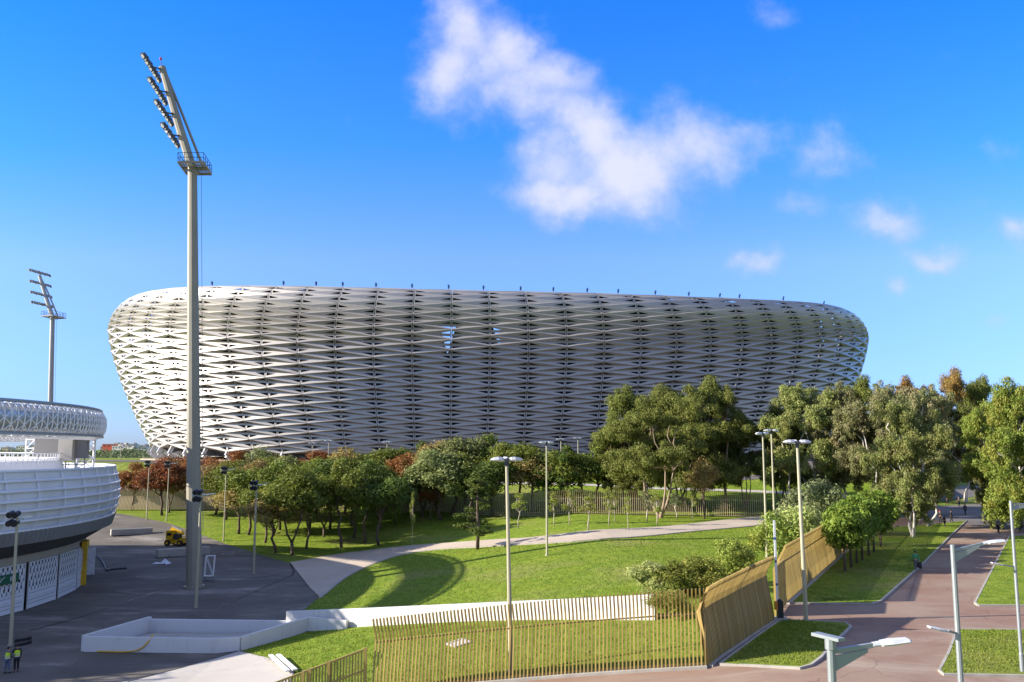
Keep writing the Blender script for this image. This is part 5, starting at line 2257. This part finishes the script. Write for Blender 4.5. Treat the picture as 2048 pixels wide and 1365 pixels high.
GP = 'pines of the grove between the plaza and the big stadium'
for (px, by, ty, w, mat, kind, var, lab) in [
    (266, 1021, 922, 70, 'pine_rust', 'pine', 0, 'rust brown pine at the left end of the grove, nearest the athletics stadium'),
    (324, 1031, 912, 92, 'pine_rust', 'pine', 1, 'rust brown pine with a dark forking trunk before the pale retaining wall'),
    (352, 1016, 899, 80, 'pine_rust', 'pine', 2, 'tallest rust brown pine left of the tall mast'),
    (376, 1012, 905, 70, 'pine_olive', 'sparse', 0, 'dull olive brown pine directly behind the tall mast'),
    (424, 1010, 903, 78, 'pine_rust', 'pine', 3, 'dark rust pine just right of the tall mast'),
    (300, 1008, 925, 70, 'pine_rust', 'sparse', 1, 'thin rust pine behind the two leftmost rust pines'),
    (472, 1004, 898, 82, 'pine_rust', 'pine', 0, 'bright rust pine rising above the green pine right of the mast'),
    (517, 1002, 884, 86, 'pine_grey', 'sparse', 1, 'sparse flat topped grey green pine against the stadium\'s lower edge'),
    (560, 1003, 898, 90, 'pine_rust', 'sparse', 0, 'faded rust pine behind the flat topped green pine'),
    (600, 1004, 908, 66, 'pine_rust', 'pine', 2, 'rust pine patch high in the grove left of the pair of slender lamps'),
    (452, 1040, 912, 88, 'pine', 'pine', 1, 'green pine with dark underside right of the mast'),
    (496, 1070, 918, 96, 'pine', 'pine', 2, 'green pine with several dark stems behind the grove edge lamp'),
    (477, 1068, 957, 92, 'pine_olive', 'sparse', 0, 'low olive brown pine catching sun right of the mast'),
    (551, 1106, 968, 100, 'pine_olive', 'pine', 3, 'olive brown pine with pale lit branches over the path edge'),
    (584, 1110, 926, 118, 'pine', 'pine', 4, 'broad green pine with forked pale trunk nearest the path'),
    (547, 1072, 918, 100, 'pine', 'pine', 0, 'mid green pine behind the olive brown pine'),
    (617, 1062, 912, 104, 'pine', 'pine', 1, 'green pine in the grove\'s middle with a straight dark trunk'),
    (648, 1074, 915, 96, 'pine_dark', 'pine', 4, 'dark green pine with a Y shaped trunk'),
    (683, 1096, 904, 104, 'pine', 'pine', 3, 'green pine whose bare trunk leans to the left above the path'),
    (662, 1040, 900, 90, 'pine', 'pine', 2, 'green pine behind the leaning trunk pine'),
    (730, 1086, 914, 112, 'pine_dark', 'pine', 0, 'large dark green pine at the right end of the front row'),
    (758, 1091, 935, 108, 'pine_dark', 'pine', 2, 'dark green pine with low crown, rightmost of the front row'),
    (705, 1052, 902, 92, 'pine', 'pine', 1, 'green pine filling the gap behind the large dark pine'),
    (772, 1012, 881, 96, 'pine', 'pine', 2, 'yellowish green pine high up against the stadium above the front row'),
    (715, 1010, 893, 84, 'pine', 'pine', 3, 'rounded green pine top left of the yellowish green pine'),
    (842, 1012, 878, 62, 'pine_dark', 'pine', 0, 'small dark pine top between yellowish and tan pines'),
    (866, 1010, 870, 72, 'pine_olive', 'pine', 1, 'tan olive pine crown touching the stadium\'s lower edge'),
    (814, 1022, 892, 96, 'pine_rust', 'pine', 3, 'vivid rust red pine in the middle of the green grove'),
    (770, 1022, 899, 60, 'pine_rust', 'sparse', 1, 'small rust pine tip behind the dark front row'),
    (928, 1008, 857, 98, 'pine_grey', 'pine', 2, 'tallest rounded pale green pine before the middle of the stadium'),
    (982, 1008, 864, 84, 'pine', 'pine', 0, 'rounded green pine right of the tallest pale green pine'),
    (882, 1040, 886, 116, 'pine_grey', 'pine', 1, 'large grey green feathery pine behind the small conifer'),
    (946, 1044, 912, 104, 'pine_dark', 'pine', 3, 'dark green pine directly left of the lawn lamp head'),
    (860, 1040, 968, 46, 'pine_rust', 'sparse', 0, 'little rust red pine low among the trunks'),
    (1040, 1018, 868, 104, 'pine', 'pine', 2, 'yellow green pine right of the lawn lamp head'),
    (1066, 1026, 902, 92, 'pine_olive', 'sparse', 1, 'brown withered pine before the pale slatted fence'),
    (1010, 1014, 888, 60, 'pine_rust', 'sparse', 0, 'withered reddish pine behind the lawn lamp head'),
    (1196, 1012, 884, 96, 'pine', 'pine', 0, 'green pine left of the dark eucalyptus group'),
    (1166, 1016, 900, 86, 'pine', 'pine', 3, 'lower green pine beside the dark cone shaped conifer'),
    (790, 1048, 960, 60, 'pine_dark', 'sparse', 0, 'thin dark young pine behind the front row\'s right end'),
]:
    tree('pine_tree', kind, px, by, ty, w, lab, mat, GP, var=var)
for (px, by, ty, w, mat, kind, var, lab) in [
    (508, 1042, 905, 92, 'pine_olive', 'pine', 3, 'olive brown pine behind the grove edge lamp, its crown touching the rust patch'),
    (540, 1030, 903, 96, 'pine', 'pine', 1, 'green pine under the flat topped grey green pine'),
    (575, 1046, 908, 96, 'pine_grey', 'pine', 0, 'grey green pine behind the broad forked one'),
    (632, 1028, 897, 100, 'pine_rust', 'pine', 0, 'rust brown pine straight below the pair of slender lamps'),
    (690, 1030, 892, 100, 'pine_olive', 'pine', 4, 'olive brown pine behind the leaning one, crown against the stadium'),
    (735, 1032, 900, 92, 'pine', 'pine', 1, 'green pine behind the large dark one, below the yellowish one'),
    (790, 1030, 925, 90, 'pine_dark', 'pine', 0, 'dark green pine left of the vivid rust red one'),
    (846, 1034, 922, 84, 'pine', 'pine', 4, 'green pine right of the vivid rust red one'),
    (905, 1030, 890, 110, 'pine', 'pine', 3, 'green pine between the large feathery one and the dark one'),
    (985, 1034, 905, 90, 'pine_dark', 'pine', 2, 'dark pine directly behind the lawn lamp pole'),
    (1096, 1022, 905, 90, 'pine_dark', 'pine', 0, 'dark pine behind the lamp alone on the upper lawn'),
    (612, 1098, 940, 84, 'pine_dark', 'pine', 3, 'thin dark pine beside the broad forked one'),
    (706, 1076, 925, 96, 'pine_dark', 'pine', 1, 'dark pine between the leaning one and the large dark one'),
    (530, 1086, 930, 84, 'pine', 'pine', 0, 'green pine left of the broad forked one'),
    (660, 1058, 918, 96, 'pine', 'pine', 3, 'green pine in the shady middle row behind the Y shaped one'),
    (600, 1036, 906, 96, 'pine', 'pine', 2, 'flat crowned green pine in the shady middle row behind the broad forked one'),
    (760, 1058, 925, 92, 'pine_dark', 'pine', 4, 'dark pine in the shady middle row behind the rightmost front one'),
    (718, 1022, 896, 96, 'pine_grey', 'pine', 2, 'flat crowned grey green pine between the rounded and the yellowish ones'),
    (875, 1022, 892, 92, 'pine_olive', 'pine', 2, 'olive brown pine behind the large feathery one'),
    (560, 1060, 925, 90, 'pine_olive', 'pine', 0, 'olive brown pine in the shady middle row near the path edge'),
    (430, 1030, 915, 84, 'pine_olive', 'pine', 1, 'dull olive pine just right of the mast, under the dark rust one'),
    (1130, 1020, 890, 92, 'pine', 'pine', 1, 'yellow green pine behind the dark cone shaped conifer'),
    (338, 1026, 918, 80, 'pine_olive', 'pine', 4, 'olive tinted pine among the rust ones, beside a thin plaza lamp'),
    (398, 1022, 905, 80, 'pine_rust', 'pine', 2, 'rust pine hidden halfway by the tall mast'),
]:
    tree('pine_tree', kind, px, by, ty, w, lab, mat, GP, var=var)
tree('conifer', 'cone', 955, 1099, 955, 100, 'small sparse dark conifer standing on the path edge', None, None, var=0)
tree('conifer', 'cone', 1136, 1024, 888, 74, 'dark cone shaped conifer behind the saplings', None, None, var=0, rz=1.1)

GE = 'dark eucalyptus trees in front of the stadium'
for (px, by, ty, w, mat, kind, var, lab) in [
    (1320, 1036, 768, 186, 'euc', 'euc', 0, 'dark eucalyptus with sunlit orange branching trunk behind the saplings'),
    (1262, 1016, 764, 150, 'euc', 'euc', 1, 'dark eucalyptus at the left of the big group'),
    (1402, 1016, 752, 190, 'euc', 'euc', 2, 'largest dark eucalyptus in the middle of the big group'),
    (1356, 1008, 760, 150, 'euc', 'euc', 0, 'dark eucalyptus at the back of the big group'),
    (1290, 1020, 835, 120, 'euc', 'euc', 2, 'lower dark eucalyptus filling the space left of the orange trunk'),
    (1372, 1022, 830, 130, 'euc', 'euc', 0, 'lower dark eucalyptus filling the space right of the orange trunk'),
    (1492, 1012, 812, 88, 'euc', 'euc', 1, 'small dark eucalyptus right of the slim open one'),
    (1225, 1014, 838, 110, 'euc', 'euc', 1, 'lower dark eucalyptus at the left foot of the big group'),
    (1452, 1018, 760, 92, 'euc', 'slim', 0, 'slim open eucalyptus at the right end of the dark group, gaps showing stadium'),
]:
    tree('eucalyptus_tree', kind, px, by, ty, w, lab, mat, GE, var=var)
tree('tree', 'sparse', 1408, 1038, 905, 60, 'withered brown small tree in front of the dark eucalyptus group', 'pine_olive', None, var=1)
GR = 'eucalyptus trees along the red road'
for (px, by, ty, w, mat, kind, var, lab, Y) in [
    (1598, 0, 757, 190, 'euc_light', 'willowy', 0, 'light green eucalyptus with white trunks behind the close pair of lamps', 150),
    (1560, 0, 800, 110, 'euc', 'euc', 1, 'small darker eucalyptus just right of the stadium\'s visible podium', 156),
    (1692, 0, 762, 150, 'euc_tan', 'willowy', 1, 'tan and green eucalyptus right of the light green one', 148),
    (1764, 0, 756, 180, 'euc_tan', 'willowy', 2, 'broad tan eucalyptus in the middle of the roadside trees', 140),
    (1730, 0, 752, 140, 'euc', 'euc', 2, 'olive eucalyptus at the back whose top meets the stadium\'s right end', 175),
    (1826, 1076, 790, 170, 'euc_light', 'willowy', 0, 'drooping eucalyptus with a white trunk on the shaded verge lawn', None),
    (1858, 1054, 765, 160, 'euc_tan', 'willowy', 2, 'eucalyptus with twin leaning white trunks beside the dark clad people', None),
    (1893, 0, 728, 110, 'euc_rust', 'euc', 0, 'tallest rusty topped eucalyptus against the sky', 185),
    (1838, 0, 752, 120, 'euc_rust', 'euc', 2, 'rusty tinted eucalyptus left of the tallest one', 182),
    (1962, 0, 743, 100, 'euc', 'euc', 1, 'dark round topped eucalyptus right of the tallest rusty one', 190),
    (1925, 0, 800, 150, 'euc', 'willowy', 1, 'dark shaded eucalyptus closing the end of the road', 178),
    (2052, 0, 752, 190, 'bright', 'willowy', 1, 'bright yellow green tree with bare white stems at the right picture edge', 96),
    (2000, 0, 770, 140, 'bright', 'willowy', 2, 'bright green tree left of the one at the right edge', 125),
    (1990, 0, 872, 100, 'euc_tan', 'willowy', 0, 'low pinkish tan tree leaning over the far end of the road', 128),
]:
    tree('eucalyptus_tree', kind, px, by, ty, w, lab, mat, GR, Y=Y, var=var)
tree('bush', 'bush', 2040, 1062, 930, 100, 'bright green bush at the right road edge under the tall bare stems', 'bright', None, var=1)
# saplings
GS = 'young saplings in front of the pale fence'
for i, (px, by, ty, w, lab) in enumerate([
    (1037, 1057, 985, 34, 'leftmost young sapling, close right of the lawn lamp pole'), (1108, 1053, 985, 30, 'sapling right beside the lamp alone on the upper lawn'),
    (1139, 1051, 978, 32, 'sapling in front of the dark cone shaped conifer'), (1177, 1062, 990, 42, 'sapling with wide spreading twigs nearest the path'),
    (1218, 1052, 975, 28, 'slender sapling left of the tall thin one'), (1229, 1045, 985, 24, 'small sapling close behind the slender one'),
    (1256, 1062, 992, 22, 'sapling with a long bare pale stem near the path'), (1294, 1043, 980, 44, 'bushy dark sapling by the fence left of the orange trunk'),
    (1314, 1052, 985, 32, 'sapling right in front of the orange branching trunk'), (1353, 1039, 985, 36, 'sapling by the fence right of the orange trunk'),
    (1385, 1041, 978, 26, 'thin sapling left of the withered brown tree'), (824, 1092, 985, 14, 'thin sapling stem standing on the sunlit grass left of the conifer')]):
    tree('sapling', 'sapling', px, by, ty, w, lab, 'grey_leaf' if i in (7, 9) else 'bush', GS, var=i)
# bushes
GB = 'bushes on the upper lawn behind the fence corner'
tree('bush', 'bush', 1300, 1186, 1118, 84, 'pale flowering bush, leftmost by the fence corner', 'bush_pale', GB, var=0, cat='bush')
tree('bush', 'bush', 1338, 1236, 1168, 92, 'green bush hanging low behind the fence bars at the end of the white wall', 'bush', GB, var=2, cat='bush')
tree('bush', 'bush', 1352, 1187, 1118, 84, 'mid green bush between the pale flowering one and the tall one', 'bush', GB, var=1, cat='bush')
tree('bush', 'bush', 1408, 1184, 1103, 96, 'wide green bush overhanging the fence corner', 'bush', GB, var=2, cat='bush')
tree('bush', 'bush', 1466, 1170, 1071, 86, 'tallest of the bushes by the fence corner', 'bush', GB, var=0, cat='bush')
tree('bush', 'bush', 1560, 1116, 1018, 96, 'bright green bush behind the barrier', 'bright', None, var=1, cat='bush')
tree('bush', 'bush', 1606, 1092, 1000, 96, 'yellowish green bush right of the barrier boom', 'bush_pale', None, var=2, cat='bush')
tree('bush', 'bush', 1648, 1072, 952, 96, 'tall grey green bush behind the golden fence', 'grey_leaf', None, var=0, cat='bush')
tree('bush', 'bush', 1604, 1058, 972, 84, 'grey green bush beside the beige verge lamp pole', 'grey_leaf', None, var=1, cat='bush')
GC = 'small round trees in a row along the golden fence'
for i, (px, by, ty, w, lab) in enumerate([
    (1690, 1146, 1010, 92, 'nearest small round dark tree of the row along the golden fence'), (1703, 1137, 1000, 88, 'second small round tree counted from the near end of the fence row'),
    (1714, 1129, 994, 84, 'third small round tree counted from the near end of the fence row'), (1725, 1122, 988, 82, 'middle small round tree of the fence row'),
    (1738, 1113, 984, 80, 'third small round tree counted from the far end of the fence row'), (1748, 1106, 980, 78, 'second small round tree counted from the far end of the fence row'),
    (1762, 1096, 982, 78, 'farthest small round tree of the fence row beside the white trunk')]):
    tree('round_tree', 'citrus', px, by, ty, w, lab, 'citrus', GC, var=i)

# ------------------------------------------------------------------ far wood and town
r = np.random.default_rng(77)
cent, rad = [], []
for k in range(900):
    Y = r.uniform(380, 620)
    px = r.uniform(-500, 420) if k < 700 else r.uniform(1700, 2700)
    q = atd(px, 900, Y)
    hh = h(q.x, Y)
    cent.append((q.x, Y, hh + r.uniform(0.5, 6.5)))
    rad.append(r.uniform(2.2, 4.2))
me = leaf_mesh('far_wood', cent, rad, 60, 1.5, .5, 'far_wood', r)
o = tag(link('far_wood', me), 'band of dark green woodland far off below the distant town', 'woodland', None, 'stuff')
cent, rad = [], []
for k in range(150):
    x = r.uniform(-84, -40)
    Y = r.uniform(196, 206)
    cent.append((x, Y, h(x, Y) + r.uniform(.1, .9)))
    rad.append(r.uniform(.5, 1.0))
houses = []
for k in range(46):
    px = [r.uniform(-120, 84), r.uniform(210, 300)][k % 2] if k > 3 else (222, 232, 240, 252)[k]
    Y = r.uniform(1100, 1900)
    q = atd(px, 900, Y)
    w = r.uniform(9, 20)
    g = h(q.x, Y)
    hh = zat(px, r.uniform(889, 897), Y) - g
    if k == 0:
        w, hh, Y = 24, zat(222, 889, 1200) - h(atd(222, 900, 1200).x, 1200), 1200
        q = atd(226, 900, Y)
        g = h(q.x, Y)
    dx, dy = w, r.uniform(9, 14)
    mat = 'house_red' if k == 0 else ('house_tan' if k % 3 == 0 else 'house_white')
    if k == 0:
        t = thing('house', 'red building standing out in the distant town right of the athletics stadium', 'building', (q.x, Y, g))
    else:
        side = 'left of the athletics stadium\'s scoreboard' if px < 120 else 'between the two stadiums'
        t = thing('house', ('tan' if k % 3 == 0 else 'white') + ' flat roofed house in the distant town ' + side, 'house', (q.x, Y, g), r.normal() * .2,
                  ('tan' if k % 3 == 0 else 'white') + ' houses of the distant town ' + side)
    m = MB()
    m.box((0, 0, hh / 2 - 1), (dx, dy, hh + 2))
    m.build('walls', mat, t)
    m = MB()
    m.box((0, 0, hh + .2), (dx + .6, dy + .6, .5))
    m.box((dx * .2, 0, hh + 1.2), (dx * .25, dy * .4, 2.0))
    m.build('roof', 'concrete', t)
    for i in range(4):
        m = MB()
        m.box((-dx / 2 + dx * (i + .5) / 4, -dy / 2 - .03, hh - 2.2), (dx * .12, .12, 1.5))
        m.build('window', 'glass', t)


# ------------------------------------------------------------------ people
def skin_mesh(name, joints, edges, mat, sub=1):
    me = bpy.data.meshes.new(name)
    me.from_pydata([j[0] for j in joints], edges, [])
    ob = bpy.data.objects.new(name, me)
    col.objects.link(ob)
    sk = ob.modifiers.new('skin', 'SKIN')
    sk.use_smooth_shade = True
    if not me.skin_vertices:
        me.skin_vertices.new()
    for i, j in enumerate(joints):
        rr = j[1]
        me.skin_vertices[0].data[i].radius = rr if isinstance(rr, tuple) else (rr, rr)
    me.skin_vertices[0].data[0].use_root = True
    sb = ob.modifiers.new('sub', 'SUBSURF')
    sb.levels = sub
    sb.render_levels = sub
    dg = bpy.context.evaluated_depsgraph_get()
    dg.update()
    out = bpy.data.meshes.new_from_object(ob.evaluated_get(dg))
    out.name = name
    bpy.data.objects.remove(ob)
    out.materials.clear()
    out.materials.append(M[mat])
    return out


def person(loc, rz, label, H=1.75, top='dark_cloth', legs='dark_cloth', stride=0.12, arms=((.05, 0.1), (.05, -.1)), vest=False, cap=None, hair=True, head_turn=0.0, lean=0.0, group=None, fold=False, shirt_front=False):
    """figure facing +y in its own space; arms = ((outward, forward) per side)"""
    t = thing('person', label, 'person', loc, rz, group, H / 1.75)
    L = lean
    J, E = [], []

    def add(p, rr, par=None):
        J.append((Vector(p), rr))
        if par is not None:
            E.append((par, len(J) - 1))
        return len(J) - 1
    pel = add((0, 0, .95), (.15, .11))
    wai = add((0, L * .2, 1.12), (.13, .10), pel)
    che = add((0, L * .6, 1.32), (.16, .11), wai)
    upp = add((0, L * .9, 1.44), (.11, .085), che)
    nec = add((0, L * 1.0, 1.515), .05, upp)
    hd1 = add((0, L * 1.1 + .015, 1.60), (.068, .08), nec)
    hd2 = add((0, L * 1.15 + .01, 1.70), (.062, .075), hd1)
    nose = add((.0, L * 1.15 + .105, 1.625), .012, hd1)
    for s in (-1, 1):
        add((s * .082, L * 1.1, 1.63), .012, hd1)
    armj = []
    for s, (ou, fo) in zip((-1, 1), arms):
        sh = add((s * .185, L * .9, 1.42), .055, upp)
        el = Vector((s * (.21 + ou), L * .8 + fo * .5, 1.13))
        if fold:
            el = Vector((s * .25, .06 + L * .8, 1.14))
        e = add(el, .042, sh)
        wr = Vector((s * (.22 + ou * .8), L * .8 + fo + .06, .89))
        if fold:
            wr = Vector((s * .06, .27 + L, 1.2))
        w_ = add(wr, .029, e)
        dr = (wr - el).normalized()
        pm = wr + dr * .07
        p_ = add(pm, (.036, .02), w_)
        side = dr.cross(Vector((0, 0, 1)) if abs(dr.z) < .8 else Vector((0, 1, 0))).normalized()
        for q in range(4):
            b0 = pm + side * (.021 * (q - 1.5)) + dr * .035
            f1 = add(b0, .0085, p_)
            f2 = add(b0 + dr * (.034 + .006 * (1 if q in (1, 2) else 0)) + Vector((0, .012, 0)), .0075, f1)
            add(b0 + dr * .058 + Vector((0, .03, 0)), .0065, f2)
        th = add(wr + dr * .05 - side * .036 * s + Vector((0, .02, 0)), .009, w_)
        add(wr + dr * .085 - side * .045 * s + Vector((0, .035, 0)), .0075, th)
        armj.append((sh, e, w_))
    legj = []
    for s in (-1, 1):
        hp = add((s * .09, 0, .88), .088, pel)
        kn = add((s * .10, s * stride * .45 + .02, .50), .06, hp)
        an = add((s * .105, s * stride, .09), .04, kn)
        he = add((s * .105, s * stride - .03, .045), (.038, .035), an)
        add((s * .115, s * stride + .15, .03), (.04, .026), an)
        legj.append((hp, kn, an))
    body = skin_mesh('body', J, E, 'skin')
    bo = link('body', body, t)
    # face: eyes and mouth in the body's own mesh would be lost at this distance; hair and clothes are children
    G = .016

    def sub(name, ids, grow, mat, edges, extra=None):
        jj = []
        mp_ = {}
        for i in ids:
            p, rr = J[i]
            rr = tuple(v + grow for v in rr) if isinstance(rr, tuple) else rr + grow
            mp_[i] = len(jj)
            jj.append((p, rr))
        ee = [(mp_[a], mp_[b]) for a, b in edges]
        return link(name, skin_mesh(name, jj, ee, mat), t)
    ids = [pel, wai, che, upp] + [k for a in armj for k in a]
    ed = [(pel, wai), (wai, che), (che, upp)] + [(upp, a[0]) for a in armj] + [(a[0], a[1]) for a in armj] + [(a[1], a[2]) for a in armj]
    sub('shirt' if not vest else 'jacket', ids, .016, top, ed)
    ids = [pel] + [k for a in legj for k in a]
    ed = [(pel, a[0]) for a in legj] + [(a[0], a[1]) for a in legj] + [(a[1], a[2]) for a in legj]
    sub('trousers', ids, .02, legs, ed)
    for s, a in zip((-1, 1), legj):
        y = s * stride
        m = MB()
        m.ellipsoid((s * .112, y + .05, .045), (.052, .15, .05))
        m.box((s * .112, y + .05, .012), (.085, .26, .024))
        m.build('shoe', 'black', t, True)
    if vest:
        v = link('hi_vis_vest', skin_mesh('hi_vis_vest', [(Vector((0, 0, .92)), (.19, .15)), (Vector((0, L * .3, 1.12)), (.185, .145)), (Vector((0, L * .6, 1.32)), (.215, .15)), (Vector((0, L * .9, 1.45)), (.17, .11))], [(0, 1), (1, 2), (2, 3)], 'vest'), t)
        for z, yy in ((1.0, .1), (1.14, .3)):
            m = MB()
            n = 20
            pl = [(.185 * math.cos(2 * PI * k / n), L * yy + .145 * math.sin(2 * PI * k / n), z) for k in range(n + 1)]
            for a, b in zip(pl[:-1], pl[1:]):
                m.bar(a, b, .012, .055)
            m.build('reflective_band', 'reflective', v)
    if shirt_front:
        m = MB()
        m.ellipsoid((0, L * .8 + .125, 1.32), (.045, .02, .12))
        m.build('shirt_front', 'white_shirt', t, True)
    m = MB()
    hy = L * 1.15
    m.ellipsoid((0, hy - .015, 1.695), (.083, .098, .075))
    m.ellipsoid((0, hy - .05, 1.65), (.078, .07, .085))
    m.build('cap' if cap else 'hair', cap or 'hair', t, True)
    # face details
    m = MB()
    for s in (-1, 1):
        m.ellipsoid((s * .03, hy + .083, 1.648), (.011, .008, .007), nu=6, nv=4)
    m.ellipsoid((0, hy + .09, 1.575), (.022, .008, .006), nu=6, nv=4)
    m.build('face', 'hair', t, True)
    return t


def pp(px, by, hpx):
    p = at(px, by)
    H = zat(px, by - hpx, p.y) - p.z
    return p, min(1.95, max(1.6, H))


p, H = pp(13, 1347, 53)
person(p, R(-20), 'worker in yellow hi-vis vest and blue jeans seen from behind, left of the lamp pole', H, 'grey_cloth', 'jeans', .08, ((.02, .25), (.02, .3)), vest=True, lean=.05)
p, H = pp(32, 1344, 55)
person(p, R(35), 'worker in yellow hi-vis vest and black trousers, right of the lamp pole', H, 'dark_cloth', 'dark_cloth', .1, ((.1, .3), (.02, .1)), vest=True, lean=.06)
p, H = pp(1832, 1142, 40)
person(p, R(8), 'person in bright green shirt walking along the road edge with a rolling bag', H, 'green_shirt', 'grey_cloth', .16, ((.05, .1), (.12, -.1)), hair=True)
b = at(1839, 1138)
t = thing('rolling_bag', 'black rolling bag beside the person in the green shirt', 'bag', b)
m = MB()
m.box((0, 0, .33), (.36, .26, .5))
m.box((0, -.14, .36), (.26, .04, .3))
o = m.build('bag_body', 'black', t)
bv = o.modifiers.new('bevel', 'BEVEL')
bv.width = .04
for s in (-1, 1):
    m = MB()
    m.tube([(s * .15, -.04, .05), (s * .15, .04, .05)], .05, 8)
    m.build('wheel', 'rubber', t)
m = MB()
m.tube([(-.1, .1, .55), (-.1, .12, .95), (.1, .12, .95), (.1, .1, .55)], .012, 5)
m.build('handle', 'steel', t)
for (px, by, hp, rz, lab, kw) in [
    (1997, 1067, 33, 200, 'person in dark jacket and black trousers standing at the right road edge', dict(top='grey_cloth', stride=.05)),
    (1986, 1039, 26, 150, 'person in dark brown standing under the pinkish tan tree', dict(top='dark_cloth', stride=.05)),
    (1881, 1047, 26, -60, 'person with a red cap in the dark group under the twin trunk tree', dict(cap='red_cap')),
    (1890, 1056, 25, 30, 'person in black nearest the camera in the group under the twin trunk tree', dict(fold=True)),
    (1903, 1046, 25, -120, 'person in black at the right of the group under the twin trunk tree', dict(stride=.18)),
    (1918, 1014, 21, 180, 'farthest person in black suit with white shirt walking down the grey road', dict(shirt_front=True, stride=.16)),
    (1931, 1031, 23, 20, 'person in black walking alone in the middle of the grey road', dict(stride=.18)),
    (1895, 1009, 20, 90, 'person half hidden behind the leaves by the grey road', dict())]:
    p, H = pp(px, by, hp)
    person(p, R(rz), lab, H, group='dark clad people at the far end of the red road', **kw)


# ------------------------------------------------------------------ grass tufts on the near lawns
def inside(p, poly):
    c = False
    j = len(poly) - 1
    for i in range(len(poly)):
        a, b = poly[i], poly[j]
        if (a[1] > p[1]) != (b[1] > p[1]) and p[0] < (b[0] - a[0]) * (p[1] - a[1]) / (b[1] - a[1]) + a[0]:
            c = not c
        j = i
    return c


def tufts():
    r = np.random.default_rng(3)
    lower = [Vector(p) for p in (TIP, W1.lerp(W2, .1) + Vector((0, -1.4)), W2 + Vector((0, -.5)), fc + Vector((-1, 0)), fb + Vector((-.4, .3)), fa + Vector((0, .4)), at(592, 1345).to_2d())]
    upper = lawnL[:5] + [p for p in pw[4:]] + [fd + Vector((-1, 3)), W2 + Vector((0, .4)), W1 + Vector((0, .4))]
    verge = [fb + Vector((1.2, .3))] + PX([(1600, 1336), (1638, 1317), (1668, 1285), (1696, 1257)]) + [fc + Vector((.9, .3))]
    verge2 = [fd + Vector((.8, .4))] + PX([(1740, 1208), (1845, 1126), (1900, 1068)]) + [fe + Vector((.8, .4))]
    verge3 = PX([(1960, 1211), (1990, 1140), (2019, 1080), (2090, 1075), (2090, 1214)])
    verge4 = PX([(1918, 1264), (1900, 1310), (1884, 1344), (1892, 1350), (2090, 1350), (2090, 1264)])
    P_ = []
    for poly, n, dz in ((lower, 10000, 0), (upper, 24000, 0), (verge, 4000, .1), (verge2, 9000, .1), (verge3, 3500, .1), (verge4, 4000, .1)):
        xs = [p[0] for p in poly]
        ys = [p[1] for p in poly]
        x = r.uniform(min(xs), max(xs), n * 3)
        y = r.uniform(min(ys), max(ys), n * 3)
        k = 0
        for a, b in zip(x, y):
            if k >= n:
                break
            if inside((a, b), poly):
                P_.append((a, b, h(a, b) + dz - .03))
                k += 1
    P_ = np.array(P_)
    n = len(P_)
    a = r.uniform(0, 2 * PI, n)
    w = r.uniform(.02, .05, n)
    hh = r.uniform(.05, .13, n)
    lx = r.normal(size=(n, 2)) * .05
    V_ = np.empty((n, 3, 3))
    d = np.stack([np.cos(a) * w, np.sin(a) * w, 0 * a], 1)
    V_[:, 0] = P_ - d
    V_[:, 1] = P_ + d
    V_[:, 2] = P_ + np.stack([lx[:, 0], lx[:, 1], hh + .03], 1)
    me = bpy.data.meshes.new('grass_tufts')
    me.vertices.add(n * 3)
    me.vertices.foreach_set('co', V_.reshape(-1))
    me.loops.add(n * 3)
    me.loops.foreach_set('vertex_index', np.arange(n * 3, dtype=np.int32))
    me.polygons.add(n)
    me.polygons.foreach_set('loop_start', np.arange(0, n * 3, 3, dtype=np.int32))
    me.polygons.foreach_set('loop_total', np.full(n, 3, dtype=np.int32))
    me.materials.append(M['blade'])
    me.update(calc_edges=True)
    tag(link('grass_tufts', me), 'short green grass blades on the near lawns', 'grass', None, 'stuff')


M['blade'] = leaf_mat('grass_blade', (0.14, 0.21, 0.018), (0.22, 0.27, 0.03), (0.24, 0.26, 0.05), trans=.4)
tufts()
